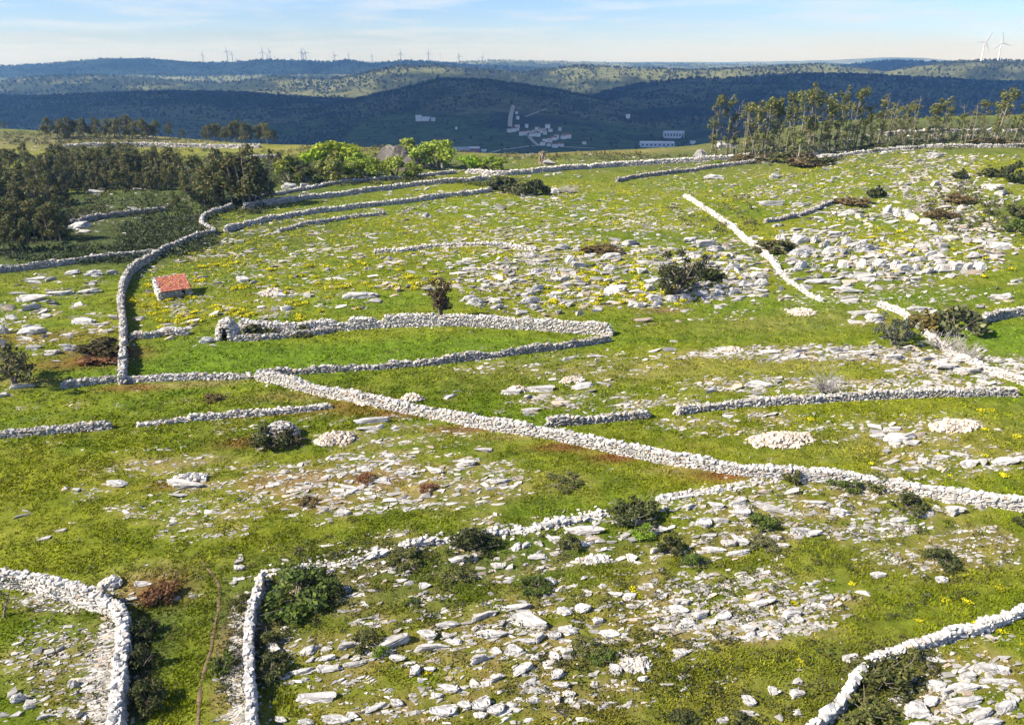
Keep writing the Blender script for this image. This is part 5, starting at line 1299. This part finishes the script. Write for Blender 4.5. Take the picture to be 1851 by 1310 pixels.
qa, qb = pix([289, 347], [544, 534]); yaw = math.atan2(qb[1] - qa[1], qb[0] - qa[0])
HW = float(np.linalg.norm((qb - qa)[:2])) * 0.98; HD = 2.7; zf, zb = 1.15, 2.05
hz = min(float(hgt(qa[0], qa[1])), float(hgt(qb[0], qb[1]))) - .1
hut = empty('stone_hut', (qa[0], qa[1], hz), yaw)
tag(hut, 'small stone hut with a red clay tile roof and dark doorway', 'hut', None, 'thing')
hr = np.random.default_rng(77)
for nm, (x0, y0, x1, y1), zt, hole in (('front_masonry', (.15, 0, HW, 0), lambda t: zf, (HW * .68, HW * .83, 1.02)), ('left_masonry', (0, HD, 0, .1), lambda t: zb + (zf - zb) * t + .2, None), ('right_masonry', (HW, 0, HW, HD), lambda t: zf + (zb - zf) * t + .1, None), ('rear_masonry', (HW, HD, 0, HD), lambda t: zb + .1, None)):
    P, S, E = [], [], []
    stone_face(P, S, E, hr, x0, y0, x1, y1, zt, .34, hole)
    P, S, E = np.array(P), np.array(S), np.array(E)
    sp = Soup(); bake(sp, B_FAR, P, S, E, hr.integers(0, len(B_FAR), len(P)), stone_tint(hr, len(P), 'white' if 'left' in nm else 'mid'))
    tag(obj(nm, sp.mesh(nm), M_STONE, hut), kind='stuff')
sp = Soup()      # wall hearts
t_ = .16
box(sp, .1, HW * .68, .0, t_, 0, zf - .05, (.3, .29, .27)); box(sp, HW * .83, HW - .05, .0, t_, 0, zf - .05, (.3, .29, .27)); box(sp, HW * .68 + .002, HW * .83 - .002, .003, t_ - .003, .98, zf - .06, (.3, .29, .27))
box(sp, .05, t_ + .05, t_ + .002, HD - .1, 0, zf, (.3, .29, .27)); box(sp, HW - t_ - .06, HW - .06, t_ + .002, HD - .1, 0, zf, (.3, .29, .27)); box(sp, .05, HW - .06, HD - .098, HD + .05, 0, zb - .1, (.3, .29, .27))
obj('rubble_core', sp.mesh('rubble_core'), M_STONE, hut)
sp = Soup(); box(sp, HW * .66, HW * .85, -.16, .2, 1.0, 1.12, (.42, .4, .37)); obj('lintel', sp.mesh('lintel'), M_STONE, hut)
# roof deck and rows of half-round tiles
ang = math.atan2(zb - zf, HD); sl = math.hypot(zb - zf, HD) + .35
def roofpt(x, s, up): return np.array([x, -.3 + s * math.cos(ang) - up * math.sin(ang), zf + .02 + (s - .3) * math.sin(ang) + up * math.cos(ang)])
roof = None
sp = Soup()
V = np.array([roofpt(x, s, u) for u in (0, .06) for s in (0.05, sl) for x in (.25, HW + .1)])
sp.add(V, np.array([(0, 2, 3, 1), (4, 5, 7, 6), (0, 1, 5, 4), (2, 6, 7, 3), (0, 4, 6, 2), (1, 3, 7, 5)]), np.array([.2, .08, .05]))
roof = obj('roof', sp.mesh('roof'), M_TILE, hut)
sp = Soup(); ncol = 22; nrow = 8
for i in range(ncol):
    x = .3 + (HW - .25) * (i + .5) / ncol; rr = (HW - .25) / ncol * .56
    for j in range(nrow):
        s0, s1 = sl * j / nrow - .02, sl * (j + 1) / nrow + .04
        if i > ncol * .78 and j == 0: s0 -= .12
        th = np.linspace(0, math.pi, 6); lift = hr.uniform(0, .02) + .05
        col = np.array([.43, .14, .085]) * hr.uniform(.6, 1.25) * np.array([1, hr.uniform(.85, 1.4), hr.uniform(.8, 1.5)])
        A = [[roofpt(x + rr * math.cos(t), s0, lift + .05 + rr * math.sin(t) * .9), roofpt(x + rr * .9 * math.cos(t), s1, lift + rr * math.sin(t) * .9)] for t in th]
        V = np.array(A).reshape(-1, 3); k = np.arange(5) * 2
        sp.add(V, np.stack([k, k + 1, k + 3, k + 2], -1), col)
tl = obj('roof_tile', sp.mesh('roof_tile'), M_TILE, roof); tl['kind'] = 'stuff'
P, S, E = [], [], []
for u in np.arange(0, sl, .3): P.append(roofpt(.12, u, .1)); S.append((.34, .36, .2)); E.append((0, 0, hr.uniform(0, 3)))
for x in np.arange(.2, HW * .5, .32): P.append(roofpt(x, sl, .1)); S.append((.36, .28, .2)); E.append((0, 0, hr.uniform(-.3, .3)))
P, S, E = np.array(P), np.array(S), np.array(E); sp = Soup(); bake(sp, B_FAR, P, S, E, hr.integers(0, 12, len(P)), stone_tint(hr, len(P), 'white'))
tag(obj('roof_edging', sp.mesh('roof_edging'), M_STONE, hut), kind='stuff')

# ------------------------------------------------------------------ round drystone shelter and round ruin
def round_stone(name, label, px_, py_, rad, H, dome, door, seed, size=.32, tone='mid', prof=None):
    rs = np.random.default_rng(seed); q = pix(px_, py_)[0]; q = q + np.array([0, rad, 0]); q[2] = hgt(q[0], q[1]) - .05
    root = empty(name, q); tag(root, label, name.split('_')[-1], None, 'thing')
    P, S, E = [], [], []; z = size * .3
    while z < H:
        rr = rad * (1 - .55 * (z / H) ** 2.2 if dome else 1 - .06 * z / H)
        m = max(int(2 * math.pi * rr / (size * .95)), 4); off = rs.uniform(0, 1)
        for i in range(m):
            a = (i + off) / m * 2 * math.pi
            if door and z < door[1] and abs((a - door[0] + math.pi) % (2 * math.pi) - math.pi) < door[2] / rr / 2: continue
            if prof is not None and z > H * (prof + (1 - prof) * vnoise(np.array([a * 1.2]), np.array([seed * 1.0]), 3)[0]): continue
            P.append((rr * math.cos(a), rr * math.sin(a), z)); S.append((size * rs.uniform(.9, 1.3), size * rs.uniform(.8, 1.1), size * .75)); E.append((rs.normal(0, .15), rs.normal(0, .15), a + math.pi / 2 + rs.normal(0, .15)))
        z += size * .56
    if dome:
        for i in range(26):
            a = rs.uniform(0, 6.28); r_ = rad * .45 * math.sqrt(rs.random()); P.append((r_ * math.cos(a), r_ * math.sin(a), H + rs.uniform(-.1, .1))); S.append((size, size * .8, size * .6)); E.append((rs.normal(0, .3), rs.normal(0, .3), rs.uniform(0, 6)))
    P, S, E = np.array(P), np.array(S), np.array(E); sp = Soup(); bake(sp, B_STONE, P, S, E, rs.integers(0, 20, len(P)), stone_tint(rs, len(P), tone))
    tag(obj('stonework', sp.mesh('stonework'), M_STONE, root), kind='stuff')
    # inner lining keeps the chamber dark
    m = 24; V = []; th = np.arange(m) / m * 2 * math.pi
    for zz in np.linspace(0, H * .92, 5):
        rr = (rad * (1 - .55 * (zz / H) ** 2.2 if dome else 1.0)) - size * .35
        V += [(rr * math.cos(t), rr * math.sin(t), zz) for t in th]
    Fq = [(k * m + i, k * m + (i + 1) % m, (k + 1) * m + (i + 1) % m, (k + 1) * m + i) for k in range(4) for i in range(m)
          if not (door and k < 3 and abs((th[i] + math.pi / m - door[0] + math.pi) % (2 * math.pi) - math.pi) < door[2] / rad / 2)]
    if dome:
        V.append((0, 0, H * .95)); Fq += [(4 * m + i, 4 * m + (i + 1) % m, len(V) - 1, len(V) - 1) for i in range(m)]
    me = bpy.data.meshes.new('rubble_core'); me.from_pydata(V, [], [tuple(dict.fromkeys(f)) for f in Fq]); me.update()
    at = me.color_attributes.new('tint', 'FLOAT_COLOR', 'POINT'); at.data.foreach_set('color', np.tile(np.array([.3, .285, .26, 1], np.float32), len(V)))
    obj('rubble_core', me, M_STONE, root)
    return root
round_stone('stone_shelter', 'round drystone shelter with a dark doorway beside the pen', 406, 617, 1.1, 1.85, True, (-math.pi / 2, 1.25, .75), 1)
round_stone('round_ruin', 'round collapsed drystone ruin overgrown with dark brush', 500, 805, 1.25, 1.0, True, None, 2, tone='grey')

# ------------------------------------------------------------------ far woods on the hills (uncountable)
n = 80000
a = rng.uniform(R(-37), R(37), n); r = 1050 * (7400 / 1050) ** rng.uniform(0, 1, n)
x = r * np.sin(a); y = r * np.cos(a)
d = fbm(x / 300, y / 300, 91, 3) * .55 + fbm(x / 70, y / 70, 92, 2) * .45
keep = rng.random(n) < sstep(.36, .54, d) * .9 + .15
fl = (y > 1150) & (y < 1950) & (np.abs(x - 60) < 420)
keep &= ~(fl & (rng.random(n) < .93))
x, y = x[keep], y[keep]; n = len(x)
z = height_raw(x, y); hh = rng.uniform(4.5, 10, n) * np.clip(np.hypot(x, y) / 2600, .8, 1.5)
P = np.stack([x, y, z + hh * .32], -1); S = np.stack([hh * rng.uniform(.6, 1.0, n), hh * rng.uniform(.6, 1.0, n), hh], -1)
T = np.array([.03, .042, .018]) * rng.uniform(.6, 1.6, (n, 1)); ol = rng.random(n) < .2; T[ol] = np.array([.075, .075, .03]) * rng.uniform(.7, 1.2, (ol.sum(), 1))
B_BLOB = stone_bank(8, 6, .9, 9)
sp = Soup(); bake(sp, B_BLOB, P, S, np.stack([np.zeros(n), np.zeros(n), rng.uniform(0, 6.28, n)], -1), rng.integers(0, 8, n), T)
tag(obj('far_forest', sp.mesh('far_forest'), M_WOOD), 'distant pine and eucalyptus woods covering the hills', 'forest', kind='stuff')

# ------------------------------------------------------------------ the valley: roads, village, factories
def ribbon(name, label, pts, wd, col):
    p = np.array(pts, float); q = pix_far(p[:, 0], p[:, 1])
    s, c, Lg = resample(q[:, :2], 12.0); n = len(s); tx = np.gradient(c[:, 0]); ty = np.gradient(c[:, 1]); l = np.hypot(tx, ty) + 1e-9; nx, ny = -ty / l, tx / l
    V = np.stack([np.stack([c[:, 0] + nx * k * wd / 2, c[:, 1] + ny * k * wd / 2, height_raw(c[:, 0] + nx * k * wd / 2, c[:, 1] + ny * k * wd / 2) + 1.2], -1) for k in (-1, 1)], 1).reshape(-1, 3)
    a = np.arange(n - 1) * 2
    tag(obj(name, mesh(name, V, np.stack([a, a + 2, a + 3, a + 1], -1), np.array(col)), M_DIRT), label, kind='structure')
ribbon('road', 'pale straight track climbing the hillside above the village', [(922, 230), (922, 221), (923, 212), (925, 203), (928, 194), (929, 190)], 10, (.5, .47, .42))
ribbon('road', 'light road crossing the valley fields to the village', [(872, 283), (886, 278), (905, 272), (925, 270), (945, 267), (973, 264), (1010, 267), (1080, 270)], 7, (.5, .48, .44))
ribbon('road', 'village street coming down to the valley road', [(955, 246), (962, 255), (968, 261), (975, 265)], 8, (.5, .48, .44))
ribbon('road', 'thin hillside track right of the straight track', [(950, 212), (975, 203), (990, 198)], 6, (.4, .38, .33))

def house(px_, py_, wpx, label, grp, wallc=(.82, .8, .77), roofc=(.34, .13, .09), dpx=None, hm=6.0, ry=None, flat=False, cat='house', name='house', wins=0):
    q = pix_far(px_, py_)[0]; sc = proj(q)[2]; wpx = wpx * (.85 if cat == 'house' else 1); W_ = wpx / sc; D_ = (dpx / sc) if dpx else W_ * .75
    rz = rs.normal(0, .35) if ry is None else ry
    root = empty(name, q, rz); tag(root, label, cat, grp, 'thing')
    sp = Soup(); box(sp, -W_ / 2, W_ / 2, -D_ / 2, D_ / 2, -6, hm, wallc); obj('wall', sp.mesh('wall'), M_PLASTER, root)
    e = .5; rh = hm + (.6 if flat else min(W_, D_) * .24)
    if flat:
        V = [(-W_ / 2 - e, -D_ / 2 - e, hm + .02), (W_ / 2 + e, -D_ / 2 - e, hm + .02), (W_ / 2 + e, D_ / 2 + e, hm + .02), (-W_ / 2 - e, D_ / 2 + e, hm + .02), (-W_ / 2 - e, 0, hm + 2.0), (W_ / 2 + e, 0, hm + 2.0)]
    else:
        V = [(-W_ / 2 - e, -D_ / 2 - e, hm + .02), (W_ / 2 + e, -D_ / 2 - e, hm + .02), (W_ / 2 + e, D_ / 2 + e, hm + .02), (-W_ / 2 - e, D_ / 2 + e, hm + .02), (-W_ / 2 - e, 0, rh), (W_ / 2 + e, 0, rh)]
    me = bpy.data.meshes.new('roof'); me.from_pydata(V, [], [(0, 1, 5, 4), (2, 3, 4, 5), (0, 4, 3), (1, 2, 5), (3, 2, 1, 0)]); me.update()
    at = me.color_attributes.new('tint', 'FLOAT_COLOR', 'POINT'); at.data.foreach_set('color', np.tile(np.array([*roofc, 1], np.float32), len(V)))
    obj('roof', me, M_TILE, root)
    for i in range(wins):
        sp = Soup(); xx = -W_ / 2 + W_ * (i + .5) / wins; box(sp, xx - W_ / wins * .22, xx + W_ / wins * .22, -D_ / 2 - .12, -D_ / 2 - .02, hm * .35, hm * .75, (.06, .07, .09)); obj('window', sp.mesh('window'), M_PAINT, root)
HS = [(935,232,10),(921,240,9),(928,239,10),(934,237,9),(952,232,6),(971,236,9),(977,238,11),(990,232,10),(983,240,9),(995,239,9),(966,242,9),(957,243,10),(961,247,9),(971,247,12),(942,246,9),(948,245,8),(985,244,8),(1012,237,6),(1024,250,16),(1018,252,10),(1001,254,12),(1006,252,10),(994,258,9),(985,258,9),(981,264,9),(992,265,7),(1003,267,11),(1014,266,10),(1056,261,7),(976,242,8)]
HS.sort()
for i, (px_, py_, wp_) in enumerate(HS):
    pos = ordw(i + 1) + ' from left'
    rc = (.34, .13, .09) if i % 3 else (.42, .38, .35)
    house(px_, py_, wp_, 'white village house, %s in the valley village%s' % (pos, ' with red roof' if i % 3 else ' with pale roof'), 'village houses', roofc=rc, hm=rs.uniform(5, 8))
house(833, 277, 32, 'grey roofed factory hall in the valley behind the lime trees', 'valley factories', (.5, .52, .58), (.4, .43, .5), dpx=44, hm=9, ry=.05, flat=True, cat='factory', name='factory_hall', wins=5)
house(856, 275, 21, 'white roofed factory wing right of the grey hall', 'valley factories', (.42, .12, .12), (.75, .76, .8), dpx=30, hm=8, ry=.05, flat=True, cat='factory', name='factory_hall', wins=3)
house(875, 277, 9, 'small white office beside the factory wing', 'valley factories', (.75, .75, .76), (.7, .7, .72), hm=5, ry=.05, flat=True, cat='factory', name='factory_office')
house(1187, 266, 60, 'long white warehouse in the valley left of the eucalyptus', 'valley factories', (.62, .66, .72), (.78, .8, .84), dpx=26, hm=9, ry=-.08, flat=True, cat='factory', name='warehouse', wins=8)
house(1217, 250, 36, 'two storey white works building behind the long warehouse', 'valley factories', (.66, .69, .74), (.7, .72, .76), dpx=16, hm=13, ry=-.05, flat=True, cat='factory', name='works_building', wins=7)
house(1252, 261, 8, 'small pale shed right of the long warehouse', 'valley factories', (.7, .72, .75), (.7, .72, .75), hm=5, flat=True, cat='shed', name='shed')
house(757, 219, 12, 'white villa block on the dark hillside, left part', 'hillside buildings', (.8, .82, .84), (.75, .77, .8), hm=11, ry=0, flat=True, name='villa')
house(770, 219, 16, 'long low white wing of the hillside villa', 'hillside buildings', (.8, .82, .84), (.7, .72, .76), dpx=10, hm=7, ry=0, flat=True, name='villa')
house(783, 220, 9, 'small annexe at the right end of the hillside villa', 'hillside buildings', (.6, .64, .7), (.6, .62, .66), hm=6, ry=0, flat=True, name='villa')
house(1135, 215, 8, 'lone white house on the dark slope right of the village', 'hillside buildings', (.8, .82, .84), (.75, .77, .8), hm=9, ry=0, flat=True)
house(825, 235, 4, 'tiny white cottage on the slope left of the village', 'hillside buildings', hm=6)
house(934, 207, 5, 'small white house beside the straight track, upper', 'hillside buildings', hm=6)
house(936, 216, 6, 'small white house beside the straight track, lower', 'hillside buildings', hm=7)

# ------------------------------------------------------------------ wind turbines
def turbine(px_, pyb, pyh, Y, label, ang, bl=.52, wide=1.0):
    b = at_dist(px_, pyb, float(Y)); t = at_dist(px_, pyh, float(Y)); H = t[2] - b[2]
    root = empty('wind_turbine', b); tag(root, label, 'wind turbine', 'wind turbines on the ridges', 'thing')
    c = np.array([.72, .73, .74])
    rr = .028 * H + 1.2
    sp = Soup(); tube(sp, [(0, 0, -25), (0, 0, H * .5), (0, 0, H)], [rr, rr * .8, rr * .6], c, 8); obj('tower', sp.mesh('tower', True), M_PAINT, root)
    sp = Soup(); box(sp, -.022 * H, .022 * H, -.06 * H, .06 * H, H - .02 * H, H + .03 * H, c); obj('nacelle', sp.mesh('nacelle'), M_PAINT, root)
    sp = Soup(); tube(sp, [(0, -.062 * H, H), (0, -.09 * H, H), (0, -.1 * H, H)], [.024 * H, .02 * H, .004 * H], c, 8); obj('hub', sp.mesh('hub', True), M_PAINT, root)
    for k in range(3):
        a = R(ang + 120 * k); d = np.array([math.sin(a), 0, math.cos(a)]); e = np.array([math.cos(a), 0, -math.sin(a)]); o_ = np.array([0, -.08 * H, H]); L = bl * H
        V = []
        for f_, w_ in ((0, .025), (.15, .055), (.5, .038), (.85, .022), (1, .01)):
            cc = o_ + d * L * f_
            w_ = w_ * wide
            V += [cc - e * w_ * H * .35, cc + np.array([0, -.012 * H * (1 - f_), 0]), cc + e * w_ * H * .65, cc + np.array([0, .012 * H * (1 - f_) + .002 * H, 0])]
        Fq = [(i * 4 + j, i * 4 + (j + 1) % 4, i * 4 + 4 + (j + 1) % 4, i * 4 + 4 + j) for i in range(4) for j in range(4)] + [(0, 1, 2, 3), (19, 18, 17, 16)]
        obj('blade', mesh('blade', np.array(V), np.array(Fq), c), M_PAINT, root)
TB = [(368,115,99,5600),(412,111.5,92.5,5600),(421,112,97.7,5600),(428,115,107,5400),(476,113,94,5500),(485,114,101.5,5500),(489,109,93,5650),(497,109,102.5,5700),(546,112,94,5600),(549,112,96,5650),(554,114,95,5500),(606,117,99.8,5500),(631,109,97.7,5600),(673,114.5,101,5600),(697,113,104.6,7200),(709,113,99,7200),(725,117,97,5400),(775,114,96,5500),(796,113,99,7000),(830,119,101,5500),(872.5,119,103,5500),(880,112.5,97,7000),(968,112,99,7100)]
for i, (px_, b_, h_, Y) in enumerate(TB):
    turbine(px_, b_, h_, Y, 'small wind turbine on the ridge line, %s from left' % ordw(i + 1), rs.uniform(-28, 14), .5)
turbine(1773, 112, 76, 3720, 'left and darker of the two big wind turbines at right', 28, .56, 1.6)
turbine(1803, 113, 77, 3690, 'bright white wind turbine, right one of the big pair', -12, .56, 1.6)

# ------------------------------------------------------------------ clouds (above the frame; they shade the valley)
def cloud(label, parts, seed):
    """parts: (x, y, radius x, radius y, height) of the shaded ground; the cloud hangs up-sun of it"""
    rs = np.random.default_rng(seed); sp = Soup(); v, f = ico(3)
    for gx_, gy_, rx, ry, zc in parts:
        dz = zc + 90; k = dz / math.tan(SUN_EL)
        cx, cy = gx_ - math.sin(SUN_AZ) * k, gy_ + math.cos(SUN_AZ) * k
        p = v * np.array([rx, ry, 120.0]); p[:, 2] = np.where(v[:, 2] < 0, p[:, 2] * .35, p[:, 2])
        nn = noise3(v, 2.2, int(rs.integers(900))) * .6 + noise3(v, 5.5, int(rs.integers(900))) * .4
        p *= (1 + .55 * (nn - .5))[:, None]
        sp.add(p + np.array([cx, cy, zc]), f, np.array([.86, .87, .88]))
    o = obj('cloud', sp.mesh('cloud', True), M_CLOUD); tag(o, label, 'cloud', 'clouds above the valley', 'structure')
cloud('broad cloud over the near valley, above the frame', [(-1100, 1900, 1000, 950, 950), (200, 1650, 900, 1000, 980), (1300, 1900, 900, 1000, 960), (-350, 2450, 900, 620, 1000), (700, 2500, 900, 650, 990), (1900, 2500, 900, 700, 970)], 1)
cloud('cloud over the left middle hills, above the frame', [(-1500, 2600, 500, 420, 1050), (-300, 3000, 500, 260, 1030), (1200, 3050, 800, 350, 1040), (2100, 2950, 700, 400, 1050)], 2)
cloud('cloud over the far left ridge, above the frame', [(-3000, 5500, 1100, 620, 1250), (-1700, 5450, 900, 600, 1230), (-700, 5550, 700, 550, 1240), (150, 5500, 500, 450, 1230)], 3)
cloud('small cloud over the far right hills, above the frame', [(2500, 5000, 520, 420, 1200)], 4)

# ------------------------------------------------------------------ haze
sp = Soup(); box(sp, -9600, 9600, -700, 13400, -190, 175, (1, 1, 1))
hz_me = sp.mesh('haze')
m, nt_, out_ = base_mat('haze')
pv = N(nt_, 'ShaderNodeVolumePrincipled'); pv.inputs['Density'].default_value = 1.3e-4; pv.inputs['Color'].default_value = (.22, .5, 1.0, 1); pv.inputs['Absorption Color'].default_value = (1, 1, 1, 1); pv.inputs['Anisotropy'].default_value = 0.1
nt_.links.new(pv.outputs[0], out_.inputs['Volume'])
tag(obj('haze', hz_me, m), 'blue air haze over the valley', kind='stuff')
